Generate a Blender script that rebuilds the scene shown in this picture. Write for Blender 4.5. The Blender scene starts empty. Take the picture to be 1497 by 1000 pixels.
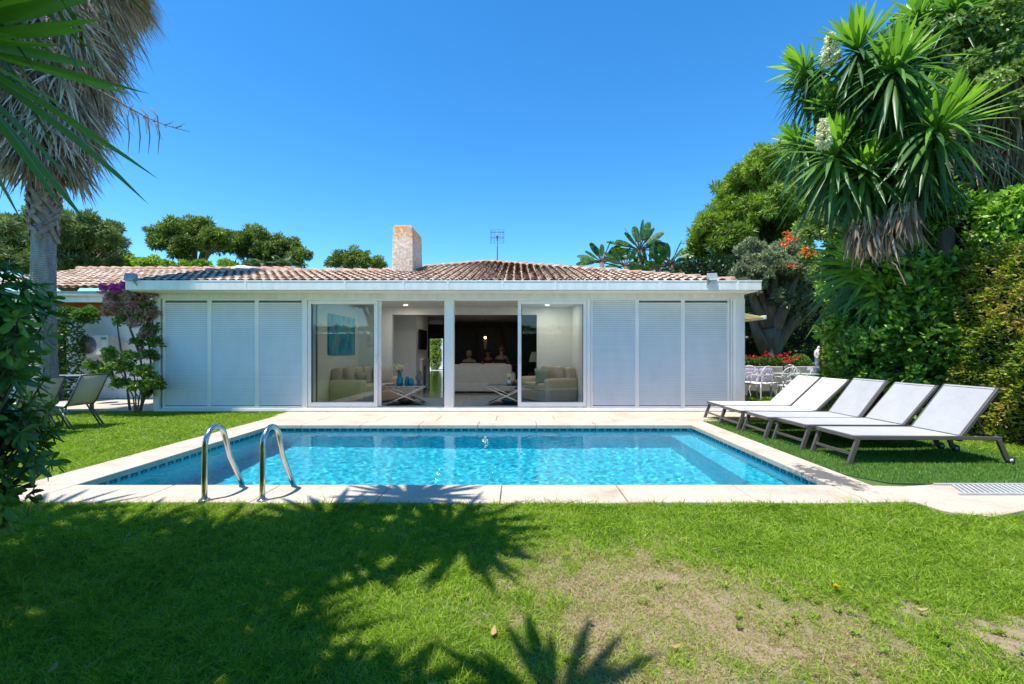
import bpy, math, random
import numpy as np
from mathutils import Vector, Matrix
PI = math.pi
rs = np.random.RandomState(7)
random.seed(7)
for b in (bpy.data.objects, bpy.data.meshes):
    for x in list(b): b.remove(x)
SC = bpy.context.scene
COL = SC.collection
CH = 1.27            # eye height of the camera, metres
FP = 665.0           # focal length in photograph pixels

def W(px, py, Y):    # measured picture position at a distance Y -> place in the garden
    return Vector(((px-757.0)*Y/FP, Y, CH-(py-513.0)*Y/FP))

# ------------------------------------------------------------------ materials
def new_mat(name):
    m = bpy.data.materials.new(name); m.use_nodes = True
    nt = m.node_tree; nt.nodes.clear()
    out = nt.nodes.new('ShaderNodeOutputMaterial')
    return m, nt, out
def N(nt, typ, **kw):
    n = nt.nodes.new(typ)
    for k, v in kw.items():
        if k in n.inputs: n.inputs[k].default_value = v
        else: setattr(n, k, v)
    return n
def rgba(c): return (c[0], c[1], c[2], 1.0)
def ramp(nt, stops, src=None):
    r = nt.nodes.new('ShaderNodeValToRGB')
    e = r.color_ramp.elements
    while len(e) < len(stops): e.new(0.5)
    for el, (p, c) in zip(e, stops):
        el.position = p; el.color = rgba(c)
    if src is not None: nt.links.new(src, r.inputs['Fac'])
    return r
def coords(nt, scale=(1,1,1), kind='Object'):
    tc = nt.nodes.new('ShaderNodeTexCoord'); mp = nt.nodes.new('ShaderNodeMapping')
    mp.inputs['Scale'].default_value = scale
    nt.links.new(tc.outputs[kind], mp.inputs['Vector'])
    return mp.outputs['Vector']

def mat(name, c, rough=0.6, metal=0.0, var=0.12, scale=6.0, bump=0.0, bscale=40.0, c2=None, spec=0.5, stretch=(1,1,1), thr=(0.3,0.7)):
    m, nt, out = new_mat(name)
    p = N(nt, 'ShaderNodeBsdfPrincipled'); p.inputs['Roughness'].default_value = rough
    p.inputs['Metallic'].default_value = metal
    p.inputs['Specular IOR Level'].default_value = spec
    v = coords(nt, stretch)
    no = N(nt, 'ShaderNodeTexNoise'); no.inputs['Scale'].default_value = scale; no.inputs['Detail'].default_value = 6
    nt.links.new(v, no.inputs['Vector'])
    if c2 is None: c2 = tuple(max(0, x*(1-2*var)) for x in c)
    r = ramp(nt, [(thr[0], c2), (thr[1], c)], no.outputs['Fac'])
    nt.links.new(r.outputs['Color'], p.inputs['Base Color'])
    if bump > 0:
        n2 = N(nt, 'ShaderNodeTexNoise'); n2.inputs['Scale'].default_value = bscale; n2.inputs['Detail'].default_value = 5
        nt.links.new(v, n2.inputs['Vector'])
        b = N(nt, 'ShaderNodeBump'); b.inputs['Strength'].default_value = bump; b.inputs['Distance'].default_value = 0.02
        nt.links.new(n2.outputs['Fac'], b.inputs['Height']); nt.links.new(b.outputs['Normal'], p.inputs['Normal'])
    nt.links.new(p.outputs['BSDF'], out.inputs['Surface'])
    return m

def leafmat(name, stops, trans=0.35, rough=0.45, spec=0.4, noise=0.0, tr_gain=1.3):
    """foliage: colour by the random tint of each leaf, part of the light goes through"""
    m, nt, out = new_mat(name)
    a = N(nt, 'ShaderNodeAttribute', attribute_name='tint')
    r = ramp(nt, stops, a.outputs['Fac'])
    p = N(nt, 'ShaderNodeBsdfPrincipled'); p.inputs['Roughness'].default_value = rough
    p.inputs['Specular IOR Level'].default_value = spec
    nt.links.new(r.outputs['Color'], p.inputs['Base Color'])
    t = N(nt, 'ShaderNodeBsdfTranslucent')
    mu = N(nt, 'ShaderNodeMixRGB', blend_type='MULTIPLY'); mu.inputs['Fac'].default_value = 1
    mu.inputs['Color2'].default_value = (tr_gain, tr_gain*1.1, tr_gain*0.5, 1)
    nt.links.new(r.outputs['Color'], mu.inputs['Color1']); nt.links.new(mu.outputs['Color'], t.inputs['Color'])
    mx = N(nt, 'ShaderNodeMixShader'); mx.inputs['Fac'].default_value = trans
    nt.links.new(p.outputs['BSDF'], mx.inputs[1]); nt.links.new(t.outputs['BSDF'], mx.inputs[2])
    nt.links.new(mx.outputs['Shader'], out.inputs['Surface'])
    return m

def emat(name, c, s):
    m, nt, out = new_mat(name)
    e = N(nt, 'ShaderNodeEmission'); e.inputs['Color'].default_value = rgba(c); e.inputs['Strength'].default_value = s
    nt.links.new(e.outputs['Emission'], out.inputs['Surface']); return m

# ------------------------------------------------------------------ objects
def link(o, parent=None):
    COL.objects.link(o)
    if parent is not None: o.parent = parent
    return o
def tag(o, label=None, cat=None, group=None, kind=None):
    if label: o['label'] = label
    if cat: o['category'] = cat
    if group: o['group'] = group
    if kind: o['kind'] = kind
    return o
def thing(name, label, cat, loc=(0,0,0), rz=0.0, group=None):
    o = bpy.data.objects.new(name, None); o.empty_display_size = 0.1
    link(o); o.location = loc; o.rotation_euler = (0,0,rz)
    return tag(o, label, cat, group)
def fast_mesh(name, V, F, m, parent=None, tint=None, smooth=False, attrs=None):
    """V (n,3) floats, F (k,3|4) ints"""
    V = np.asarray(V, dtype=np.float32); F = np.asarray(F, dtype=np.int32)
    me = bpy.data.meshes.new(name)
    k = F.shape[1]
    me.vertices.add(len(V)); me.vertices.foreach_set('co', V.ravel())
    me.loops.add(F.size); me.loops.foreach_set('vertex_index', F.ravel())
    me.polygons.add(len(F))
    me.polygons.foreach_set('loop_start', np.arange(0, F.size, k, dtype=np.int32))
    if smooth: me.polygons.foreach_set('use_smooth', np.ones(len(F), dtype=bool))
    me.update(calc_edges=True)
    if tint is not None:
        a = me.attributes.new('tint', 'FLOAT', 'POINT'); a.data.foreach_set('value', np.asarray(tint, dtype=np.float32))
    for kk, vv in (attrs or {}).items():
        a = me.attributes.new(kk, 'FLOAT', 'POINT'); a.data.foreach_set('value', np.asarray(vv, dtype=np.float32))
    me.materials.append(m)
    return link(bpy.data.objects.new(name, me), parent)

class MB:
    """collects shapes into one mesh"""
    def __init__(s): s.v = []; s.f = []; s.sm = []
    def add(s, vs, fs, smooth=False):
        n = len(s.v); s.v += [tuple(x) for x in vs]
        s.f += [tuple(i+n for i in f) for f in fs]; s.sm += [smooth]*len(fs); return s
    def box(s, x0, x1, y0, y1, z0, z1, M=None):
        vs = [Vector((x, y, z)) for x in (x0, x1) for y in (y0, y1) for z in (z0, z1)]
        if M is not None: vs = [M @ v for v in vs]
        return s.add(vs, [(0,1,3,2),(4,6,7,5),(0,4,5,1),(2,3,7,6),(0,2,6,4),(1,5,7,3)])
    def rbox(s, c, size, rot=(0,0,0)):
        M = Matrix.Translation(c) @ Matrix.Rotation(rot[2],4,'Z') @ Matrix.Rotation(rot[1],4,'Y') @ Matrix.Rotation(rot[0],4,'X')
        a, b, d = (q/2 for q in size); return s.box(-a,a,-b,b,-d,d,M)
    def poly(s, pts, z0, z1):       # vertical prism
        n = len(pts); vs = [(x,y,z0) for x,y in pts]+[(x,y,z1) for x,y in pts]
        fs = [tuple(range(n-1,-1,-1)), tuple(range(n,2*n))]+[(i,(i+1)%n,n+(i+1)%n,n+i) for i in range(n)]
        return s.add(vs, fs)
    def bar(s, a, b, w, h, up=(0,0,1)):
        a = Vector(a); b = Vector(b); d = (b-a).normalized(); u = Vector(up)
        sd = d.cross(u)
        if sd.length < 1e-3: sd = d.cross(Vector((1,0,0)))
        sd.normalize(); u = sd.cross(d).normalized()
        vs = [p + sd*x*w/2 + u*y*h/2 for p in (a,b) for x,y in ((-1,-1),(1,-1),(1,1),(-1,1))]
        return s.add(vs, [(3,2,1,0),(4,5,6,7)]+[(i,(i+1)%4,4+(i+1)%4,4+i) for i in range(4)])
    def tube(s, pts, r, seg=8, cap=True):
        pts = [Vector(p) for p in pts]; n = len(pts)
        if not hasattr(r, '__len__'): r = [r]*n
        vs = []; fs = []; prev = None
        for i, p in enumerate(pts):
            t = (pts[min(i+1,n-1)]-pts[max(i-1,0)]).normalized()
            if prev is None:
                q = Vector((0,0,1)) if abs(t.z) < 0.9 else Vector((1,0,0))
                nrm = t.cross(q).normalized()
            else:
                nrm = (prev - t*prev.dot(t))
                nrm = nrm.normalized() if nrm.length > 1e-6 else prev
            prev = nrm; bi = t.cross(nrm)
            for k in range(seg):
                a = 2*PI*k/seg; vs.append(p + (nrm*math.cos(a)+bi*math.sin(a))*r[i])
        for i in range(n-1):
            for k in range(seg):
                k2 = (k+1)%seg; fs.append((i*seg+k, i*seg+k2, (i+1)*seg+k2, (i+1)*seg+k))
        if cap: fs += [tuple(range(seg-1,-1,-1)), tuple(range((n-1)*seg, n*seg))]
        return s.add(vs, fs, True)
    def lathe(s, prof, c=(0,0,0), seg=20, sx=1, sy=1):
        vs = []; fs = []; c = Vector(c)
        for r, z in prof:
            for k in range(seg):
                a = 2*PI*k/seg; vs.append(c+Vector((r*math.cos(a)*sx, r*math.sin(a)*sy, z)))
        for i in range(len(prof)-1):
            for k in range(seg):
                k2 = (k+1)%seg; fs.append((i*seg+k, i*seg+k2, (i+1)*seg+k2, (i+1)*seg+k))
        fs += [tuple(range(seg-1,-1,-1)), tuple(range((len(prof)-1)*seg, len(prof)*seg))]
        return s.add(vs, fs, True)
    def ball(s, c, r, seg=12, rings=8):
        if not hasattr(r, '__len__'): r = (r,r,r)
        prof = [(max(1e-4, math.sin(PI*i/rings)), -math.cos(PI*i/rings)) for i in range(rings+1)]
        vs = []; fs = []
        for q, z in prof:
            for k in range(seg):
                a = 2*PI*k/seg; vs.append((c[0]+q*math.cos(a)*r[0], c[1]+q*math.sin(a)*r[1], c[2]+z*r[2]))
        for i in range(rings):
            for k in range(seg):
                k2 = (k+1)%seg; fs.append((i*seg+k, i*seg+k2, (i+1)*seg+k2, (i+1)*seg+k))
        return s.add(vs, fs, True)
    def each(s, name, m, parent=None, n=8, **k):     # every box of n corners as a piece of its own
        out = []
        for i in range(0, len(s.v), n):
            q = MB(); fs = [tuple(j-i for j in f) for f in s.f if i <= f[0] < i+n]; q.add(s.v[i:i+n], fs); out.append(q.build(name, m, parent, **k))
        return out
    def build(s, name, m, parent=None, bevel=0.0, subd=0, loc=None, segs=2):
        me = bpy.data.meshes.new(name); me.from_pydata(s.v, [], s.f); me.update()
        me.polygons.foreach_set('use_smooth', s.sm)
        me.materials.append(m)
        o = link(bpy.data.objects.new(name, me), parent)
        if loc is not None: o.location = loc
        if bevel:
            b = o.modifiers.new('b', 'BEVEL'); b.width = bevel; b.segments = segs; b.limit_method = 'ANGLE'; b.angle_limit = 0.7
            if segs > 2: me.polygons.foreach_set('use_smooth', [True]*len(s.f))
        if subd:
            b = o.modifiers.new('s', 'SUBSURF'); b.levels = subd; b.render_levels = subd
        return o
def struct(name, mb, m, **k):
    o = mb.build(name, m, **k); o['kind'] = 'structure'; return o

def copy_tree(o, parent=None):
    c = o.copy(); COL.objects.link(c); c.parent = parent
    for ch in [x for x in o.children]: copy_tree(ch, c)
    return c

# ------------------------------------------------------------------ leaves and blades
def unit(a): return a/np.maximum(np.linalg.norm(a, axis=-1, keepdims=True), 1e-9)
def rnd_dir(n, r=None):
    r = r or rs
    return unit(r.normal(size=(n,3)))
def strips(base, d, side, L, Wd, prof=((0,.3),(.35,1),(.75,.7),(1,.02)), bend=None, fold=0.0, tint=None, curl=0.0):
    """vectorised leaves: a strip along d, width profile prof, bend added with t squared"""
    base = np.asarray(base, float); n = len(base)
    d = unit(np.asarray(d, float)); side = np.asarray(side, float)
    side = unit(side - d*np.sum(side*d, axis=1, keepdims=True))
    nrm = np.cross(d, side)
    L = np.broadcast_to(L, (n,)).reshape(n,1); Wd = np.broadcast_to(Wd, (n,)).reshape(n,1)
    k = len(prof); cols = 3 if fold else 2
    V = np.zeros((n, k, cols, 3))
    for i, (t, w) in enumerate(prof):
        c = base + d*L*t
        if bend is not None: c = c + bend*L*t*t
        if curl: c = c + nrm*L*curl*t*t
        if fold:
            V[:,i,0] = c - side*Wd*w/2 + nrm*Wd*w*fold
            V[:,i,1] = c
            V[:,i,2] = c + side*Wd*w/2 + nrm*Wd*w*fold
        else:
            V[:,i,0] = c - side*Wd*w/2; V[:,i,1] = c + side*Wd*w/2
    idx = np.arange(n*k*cols).reshape(n,k,cols)
    Q = []
    for i in range(k-1):
        for j in range(cols-1):
            Q.append(np.stack([idx[:,i,j], idx[:,i,j+1], idx[:,i+1,j+1], idx[:,i+1,j]], axis=1))
    F = np.concatenate(Q, axis=0)
    if tint is None: tint = rs.rand(n)
    T = np.repeat(tint, k*cols)
    return V.reshape(-1,3), F, T
def join(parts):
    Vs=[];Fs=[];Ts=[];o=0
    for V,F,T in parts:
        Vs.append(V);Fs.append(F+o);Ts.append(T);o+=len(V)
    return np.concatenate(Vs), np.concatenate(Fs), np.concatenate(Ts)
def leaf_obj(name, parts, m, parent=None, smooth=False):
    V,F,T = join(parts) if isinstance(parts, list) else parts
    return fast_mesh(name, V, F, m, parent, tint=T, smooth=smooth)
LEAF = ((0,.15),(.4,1),(.75,.75),(1,.05))
def cloud(P, outward, L, Wd, prof=((0,.2),(.5,1),(1,.05)), spread=0.8, fold=0.0, tint=None, droop=0.0, jit=0.35):
    """leaves at points P pointing roughly outward"""
    n = len(P)
    d = unit(outward + rs.normal(size=(n,3))*spread)
    d[:,2] -= droop; d = unit(d)
    side = rnd_dir(n)
    return strips(P, d, side, L*(1-jit/2+jit*rs.rand(n)), Wd*(1-jit/2+jit*rs.rand(n)), prof, fold=fold, tint=tint)
def vnoise(x, y, s=1.0, seed=0):
    """smooth pseudo noise in about 0..1"""
    r = np.random.RandomState(seed); v = 0
    for i in range(6):
        a = r.rand()*2*PI; f = s*(0.6+1.8*r.rand()); ph = r.rand()*6.28
        v = v + np.sin((x*math.cos(a)+y*math.sin(a))*f*2*PI+ph)
    return 0.5+v/7.0
def clump_pts(n, c, rad, top_bias=0.0, shell=0.55):
    """points in the outer shell of an ellipsoid"""
    d = rnd_dir(n)
    if top_bias: d[:,2] = np.where((d[:,2] < 0) & (rs.rand(n) < top_bias), -d[:,2], d[:,2])
    r = shell+(1-shell)*rs.rand(n)**0.6
    return np.asarray(c)+d*r[:,None]*np.asarray(rad), unit(d/np.asarray(rad))
def crown(clumps, per_area, L, Wd, **kw):
    """clumps: list of (centre, radii, tint offset)"""
    parts = []
    for c, rad, to in clumps:
        ra = np.asarray(rad, float); n = max(20, int(per_area*4*PI*(ra[0]*ra[1]*ra[2])**(2/3.)))
        P, O = clump_pts(n, c, ra, kw.get('top_bias', 0.0), kw.get('shell', 0.55))
        tint = np.clip(to + 0.22*rs.normal(size=n), 0, 1)
        parts.append(cloud(P, O, L, Wd, prof=kw.get('prof', ((0,.2),(.5,1),(1,.05))), spread=kw.get('spread', 0.8), fold=kw.get('fold', 0.0), tint=tint, droop=kw.get('droop', 0.0)))
    return join(parts)
# ================================================================== camera, light, sky
cam = bpy.data.cameras.new('camera'); co = bpy.data.objects.new('camera', cam); COL.objects.link(co); SC.camera = co
co.location = (0, 0, CH); co.rotation_euler = (PI/2, 0, 0)
cam.sensor_width = 36.0; cam.lens = 36.0*FP/1497.0
cam.shift_x = -(757-748.5)/1497; cam.shift_y = (513-500)/1497
cam.clip_start = 0.05; cam.clip_end = 1500
SUN = Vector((0.25, 0.20, -1.0)).normalized()         # the way the light travels
sl = bpy.data.lights.new('sun', 'SUN'); so = bpy.data.objects.new('sun', sl); COL.objects.link(so)
sl.energy = 3.5; sl.angle = math.radians(0.53); sl.color = (1.0, 0.955, 0.88)
so.rotation_euler = SUN.to_track_quat('-Z', 'Y').to_euler(); so.location = (-3, -2, 14)
w = bpy.data.worlds.new('World'); SC.world = w; w.use_nodes = True
wn = w.node_tree; bg = wn.nodes['Background']
sky = wn.nodes.new('ShaderNodeTexSky'); sky.sky_type = 'NISHITA'; sky.sun_disc = False
sky.sun_elevation = math.asin(-SUN.z); sky.sun_rotation = math.atan2(-SUN.x, -SUN.y)
sky.air_density = 1.0; sky.dust_density = 0.1; sky.ozone_density = 3.0; sky.altitude = 800
hs = wn.nodes.new('ShaderNodeHueSaturation'); hs.inputs['Saturation'].default_value = 1.30; hs.inputs['Value'].default_value = 0.95
tn = wn.nodes.new('ShaderNodeMixRGB'); tn.blend_type = 'MULTIPLY'; tn.inputs['Fac'].default_value = 1; tn.inputs['Color2'].default_value = (0.72,0.93,0.93,1)
wn.links.new(sky.outputs['Color'], hs.inputs['Color']); wn.links.new(hs.outputs['Color'], tn.inputs['Color1']); wn.links.new(tn.outputs['Color'], bg.inputs['Color'])
bg.inputs['Strength'].default_value = 0.15
SC.view_settings.view_transform = 'Standard'; SC.view_settings.look = 'None'
SC.view_settings.exposure = 1.04; SC.view_settings.gamma = 1.0
SC.cycles.use_denoising = True
SC.cycles.max_bounces = 10; SC.cycles.transparent_max_bounces = 16; SC.cycles.transmission_bounces = 8
SC.cycles.sample_clamp_indirect = 6.0

# ================================================================== base materials
M = {}
M['white'] = mat('white_paint', (0.91,0.88,0.82), 0.4, var=0.07, scale=2.6, spec=0.4, stretch=(3,3,.6))
M['white_alu'] = mat('white_aluminium', (0.92,0.885,0.83), 0.35, var=0.035, scale=3, stretch=(1.5,1.5,.6))
M['render'] = mat('white_render', (0.80,0.79,0.76), 0.85, var=0.05, scale=2.5, bump=0.15, bscale=60)
M['inner_wall'] = mat('inner_wall_paint', (0.84,0.83,0.80), 0.8, var=0.02)
M['steel'] = mat('stainless_steel', (0.62,0.60,0.57), 0.22, 1.0, var=0.06, scale=20)
M['taupe'] = mat('taupe_metal', (0.16,0.14,0.125), 0.4, 0.3, var=0.06)
M['grey_metal'] = mat('grey_metal', (0.10,0.11,0.115), 0.35, 0.5, var=0.06)
M['rubber'] = mat('rubber', (0.03,0.03,0.03), 0.7)
M['dark_wood'] = mat('dark_wood', (0.035,0.02,0.015), 0.45, var=0.2, scale=4, stretch=(6,6,1))
M['dark_wall'] = mat('dark_wall', (0.13,0.10,0.09), 0.8)
M['orange_wall'] = mat('orange_wall', (0.62,0.16,0.05), 0.8, var=0.08)
M['bark'] = mat('bark', (0.20,0.15,0.11), 0.9, var=0.25, scale=9, bump=0.8, bscale=14, stretch=(1,1,.35))
M['olive_bark'] = mat('olive_bark', (0.20,0.165,0.12), 0.9, var=0.3, scale=7, bump=1.0, bscale=9, stretch=(1,1,.3))
M['core_shade'] = mat('core_shade', (0.030,0.034,0.016), 0.9, var=0.25, scale=8, bump=0.8, bscale=10)  # dark colour of the added cores, painted as shade inside foliage
M['black'] = mat('black_glossy', (0.01,0.01,0.012), 0.15)
M['awning'] = leafmat('awning_cloth', [(0,(.78,.64,.50)),(1,(.80,.68,.54))], trans=.5, rough=.8, spec=.1)
M['stone'] = mat('garden_stone', (0.38,0.36,0.32), 0.9, var=0.15, bump=0.4)

# ---- coping stone: cream slabs with stains
def coping_mat(name, base, dark):
    m, nt, out = new_mat(name)
    v = coords(nt)
    p = N(nt,'ShaderNodeBsdfPrincipled'); p.inputs['Roughness'].default_value = 0.75
    n1 = N(nt,'ShaderNodeTexNoise'); n1.inputs['Scale'].default_value = 1.6; n1.inputs['Detail'].default_value = 8; n1.inputs['Roughness'].default_value = 0.7
    n2 = N(nt,'ShaderNodeTexNoise'); n2.inputs['Scale'].default_value = 45; n2.inputs['Detail'].default_value = 4
    nt.links.new(v, n1.inputs['Vector']); nt.links.new(v, n2.inputs['Vector'])
    r1 = ramp(nt, [(0.32, dark), (0.5, base), (0.75, tuple(min(1,x*1.06) for x in base))], n1.outputs['Fac'])
    r2 = ramp(nt, [(0.3, (0.86,0.84,0.82)), (0.6, (1,1,1))], n2.outputs['Fac'])
    mu = N(nt,'ShaderNodeMixRGB', blend_type='MULTIPLY'); mu.inputs['Fac'].default_value = 1
    nt.links.new(r1.outputs['Color'], mu.inputs['Color1']); nt.links.new(r2.outputs['Color'], mu.inputs['Color2'])
    # a black lichen stain that lies on the right hand edge near the corner
    geo = N(nt,'ShaderNodeNewGeometry'); mp = N(nt,'ShaderNodeMapping'); mp.inputs['Location'].default_value = (-3.13,-4.62,0)
    vs = N(nt,'ShaderNodeVectorMath', operation='MULTIPLY'); vs.inputs[1].default_value = (3.8,1.25,0)
    nt.links.new(geo.outputs['Position'], mp.inputs['Vector']); nt.links.new(mp.outputs['Vector'], vs.inputs[0])
    ln = N(nt,'ShaderNodeVectorMath', operation='LENGTH'); nt.links.new(vs.outputs[0], ln.inputs[0])
    n3 = N(nt,'ShaderNodeTexNoise'); n3.inputs['Scale'].default_value = 9; n3.inputs['Detail'].default_value = 8; n3.inputs['Roughness'].default_value = .75
    nt.links.new(geo.outputs['Position'], n3.inputs['Vector'])
    ma = N(nt,'ShaderNodeMath', operation='MULTIPLY_ADD'); ma.inputs[1].default_value = -0.42; ma.inputs[2].default_value = 0.86
    nt.links.new(ln.outputs['Value'], ma.inputs[0])
    mb_ = N(nt,'ShaderNodeMath', operation='ADD'); nt.links.new(ma.outputs[0], mb_.inputs[0]); nt.links.new(n3.outputs['Fac'], mb_.inputs[1])
    rr = ramp(nt, [(0.0,(0,0,0)),(0.92,(0,0,0)),(1.0,(1,1,1))]); sub = N(nt,'ShaderNodeMath', operation='MULTIPLY'); sub.inputs[1].default_value = 0.85
    nt.links.new(mb_.outputs[0], sub.inputs[0]); nt.links.new(sub.outputs[0], rr.inputs['Fac'])
    mx = N(nt,'ShaderNodeMixRGB'); mx.inputs['Color2'].default_value = (0.12,0.11,0.10,1)
    nt.links.new(rr.outputs['Color'], mx.inputs['Fac']); nt.links.new(mu.outputs['Color'], mx.inputs['Color1'])
    nt.links.new(mx.outputs['Color'], p.inputs['Base Color'])
    b = N(nt,'ShaderNodeBump'); b.inputs['Strength'].default_value = 0.25; b.inputs['Distance'].default_value = 0.01
    nt.links.new(n2.outputs['Fac'], b.inputs['Height']); nt.links.new(b.outputs['Normal'], p.inputs['Normal'])
    nt.links.new(p.outputs['BSDF'], out.inputs['Surface'])
    return m
M['coping'] = coping_mat('coping_stone', (0.55,0.455,0.36), (0.42,0.325,0.24))

# ---- pool mosaic
def mosaic(name, c1, c2, c3):
    m, nt, out = new_mat(name)
    v = coords(nt, (1,1,1))
    p = N(nt,'ShaderNodeBsdfPrincipled'); p.inputs['Roughness'].default_value = 0.3
    vo = N(nt,'ShaderNodeTexVoronoi'); vo.inputs['Scale'].default_value = 26; vo.inputs['Randomness'].default_value = 0.15
    nt.links.new(v, vo.inputs['Vector'])
    sp = N(nt,'ShaderNodeSeparateColor'); nt.links.new(vo.outputs['Color'], sp.inputs['Color'])
    r = ramp(nt, [(0.0,c1),(0.5,c2),(1.0,c3)], sp.outputs[0])
    nt.links.new(r.outputs['Color'], p.inputs['Base Color'])
    nt.links.new(p.outputs['BSDF'], out.inputs['Surface']); return m
M['pool_tile'] = mosaic('pool_mosaic', (0.015,0.33,0.47), (0.03,0.43,0.57), (0.08,0.54,0.66))
M['pool_band'] = mosaic('pool_border_light', (0.05,0.34,0.47), (0.08,0.40,0.52), (0.12,0.46,0.56))
M['pool_key'] = mat('pool_border_dark', (0.01,0.075,0.12), 0.3, var=0.2, scale=30)

# ---- water
def water_mat():
    m, nt, out = new_mat('pool_water')
    g = N(nt,'ShaderNodeBsdfGlass'); g.inputs['IOR'].default_value = 1.33; g.inputs['Roughness'].default_value = 0.0
    g.inputs['Color'].default_value = (0.84,0.97,0.98,1)
    nt.links.new(g.outputs['BSDF'], out.inputs['Surface']); return m
M['water'] = water_mat()

# ================================================================== the pool
PX0, PX1, PY0, PY1 = -4.22, 3.00, 4.29, 7.82
WZ = -0.095; PD = -1.45
b = MB()
b.box(PX0-0.2, PX1+0.2, PY0-0.2, PY1+0.2, PD-0.2, PD)
struct('pool_floor', b, M['pool_tile'])
for nm, q in (('pool_wall', (PX0-0.2,PX0,PY0,PY1)), ('pool_wall', (PX1,PX1+0.2,PY0,PY1)), ('pool_wall', (PX0-0.2,PX1+0.2,PY0-0.2,PY0)), ('pool_wall', (PX0-0.2,PX1+0.2,PY1,PY1+0.2))):
    struct(nm, MB().box(*q, PD, -0.062), M['pool_tile'])
# border of lighter tile with a dark key pattern, just at the water line
b = MB()
t = 0.004
b.box(PX0, PX0+t, PY0, PY1, -0.20, -0.063); b.box(PX1-t, PX1, PY0, PY1, -0.20, -0.063)
b.box(PX0+t, PX1-t, PY1-t, PY1, -0.20, -0.063); b.box(PX0+t, PX1-t, PY0, PY0+t, -0.20, -0.063)
struct('pool_border', b, M['pool_band'])
b = MB(); k = 0.13
def key(put, n):
    for i in range(n):
        s = i*k+0.02
        put(s, s+0.022, -0.150, -0.072); put(s+0.022, s+0.085, -0.090, -0.072)
        put(s+0.066, s+0.085, -0.132, -0.090); put(s+0.04, s+0.066, -0.132, -0.114); put(s+0.022, s+k, -0.150, -0.140)
key(lambda a,c,z0,z1: b.box(PX0+a, PX0+c, PY1-2*t, PY1-t, z0, z1), int((PX1-PX0)/k))
key(lambda a,c,z0,z1: b.box(PX0+t, PX0+2*t, PY0+a, PY0+c, z0, z1), int((PY1-PY0)/k))
key(lambda a,c,z0,z1: b.box(PX1-2*t, PX1-t, PY0+a, PY0+c, z0, z1), int((PY1-PY0)/k))
struct('pool_key_pattern', b, M['pool_key'])
# bench under water along the right side
struct('pool_step', MB().box(PX1-0.38, PX1-0.01, PY0+0.01, PY1-0.01, PD-0.01, -0.55), M['pool_tile'])
# water: a finely rippled sheet
nx, ny = 420, 206
gx, gy = np.meshgrid(np.linspace(PX0+0.001, PX1-0.001, nx), np.linspace(PY0+0.001, PY1-0.001, ny), indexing='ij')
gz = np.zeros_like(gx)
r_ = np.random.RandomState(3)
for i in range(60):
    lam = 0.065*(4.5**r_.rand()); a = r_.rand()*2*PI; amp = 0.00062*lam**1.05
    gz += amp*np.sin((gx*math.cos(a)+gy*math.sin(a))*2*PI/lam + r_.rand()*6.28)
V = np.stack([gx, gy, gz+WZ], -1).reshape(-1,3)
ix = np.arange(nx*ny).reshape(nx,ny)
F = np.stack([ix[:-1,:-1], ix[1:,:-1], ix[1:,1:], ix[:-1,1:]], -1).reshape(-1,4)
water = fast_mesh('water', V, F, M['water'], smooth=True); water['kind'] = 'structure'
CAUSTIC = True
if CAUSTIC:
    water.cycles.is_caustics_caster = True
    sl.cycles.is_caustics_light = True
    for o in list(COL.objects):
        if o.name.startswith(('pool_floor','pool_wall','pool_step')): o.cycles.is_caustics_receiver = True

# coping: separate slabs with open joints
CX0, CX1, CY0, CY1 = -4.72, 3.35, 3.80, 9.14
b = MB(); g = 0.004
def slab(x0,x1,y0,y1): b.box(x0+g,x1-g,y0+g,y1-g,-0.062,0.0+0.002*random.random())
OV = 0.03   # coping overhangs the water a little
xs = [CX0,-4.19,-3.25,-2.25,-1.2,-0.15,0.93,2.03,2.97,3.35]
for a, c in zip(xs[:-1], xs[1:]): slab(a, c, CY0+0.04*random.random(), PY0+OV)
ys = np.linspace(PY0+OV, PY1-OV, 4)
for a, c in zip(ys[:-1], ys[1:]): slab(CX0, PX0+OV, a, c); slab(PX1-OV, CX1, a, c)
xs = np.linspace(CX0, 3.35, 9)
for a, c in zip(xs[:-1], xs[1:]): slab(a, c, PY1-OV, PY1+0.42)
cp = struct('coping', b, M['coping'], bevel=0.008)
b = MB()
xs = np.linspace(CX0, 5.0, 10)
for a, c in zip(xs[:-1], xs[1:]): b.box(a+g, c-g, PY1+0.42+g, 8.95, -0.06, 0.0)
b.box(CX0-0.1, 5.6, 8.95+g, 9.52, -0.06, -0.004)
struct('terrace_paving', b, M['coping'], bevel=0.006)
b = MB()   # broken corner slab and the path that runs on to the right with its drain
b.poly([(3.36,3.80),(3.36,4.31),(3.62,4.28),(4.05,4.36),(9,4.42),(9,3.96),(4.45,3.86),(4.1,3.66),(3.66,3.50),(3.40,3.62)], -0.06, -0.004)
struct('path', b, M['coping'], bevel=0.006)
b = MB()
for i in range(110):
    x = 3.98+i*0.046
    b.bar((x, 4.02+.02, 0.004), (x+0.13, 4.30, 0.004), 0.02, 0.012)
b.box(3.9,9,4.008,4.030,-0.003,0.014); b.box(3.95,9,4.305,4.325,-0.003,0.014)
gr = b.build('drain_grate', mat('grate_plastic', (0.50,0.51,0.50), 0.6))
tag(gr, 'pale slatted drain grate let into the paving at the front of the artificial turf', 'drain grate')

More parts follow.
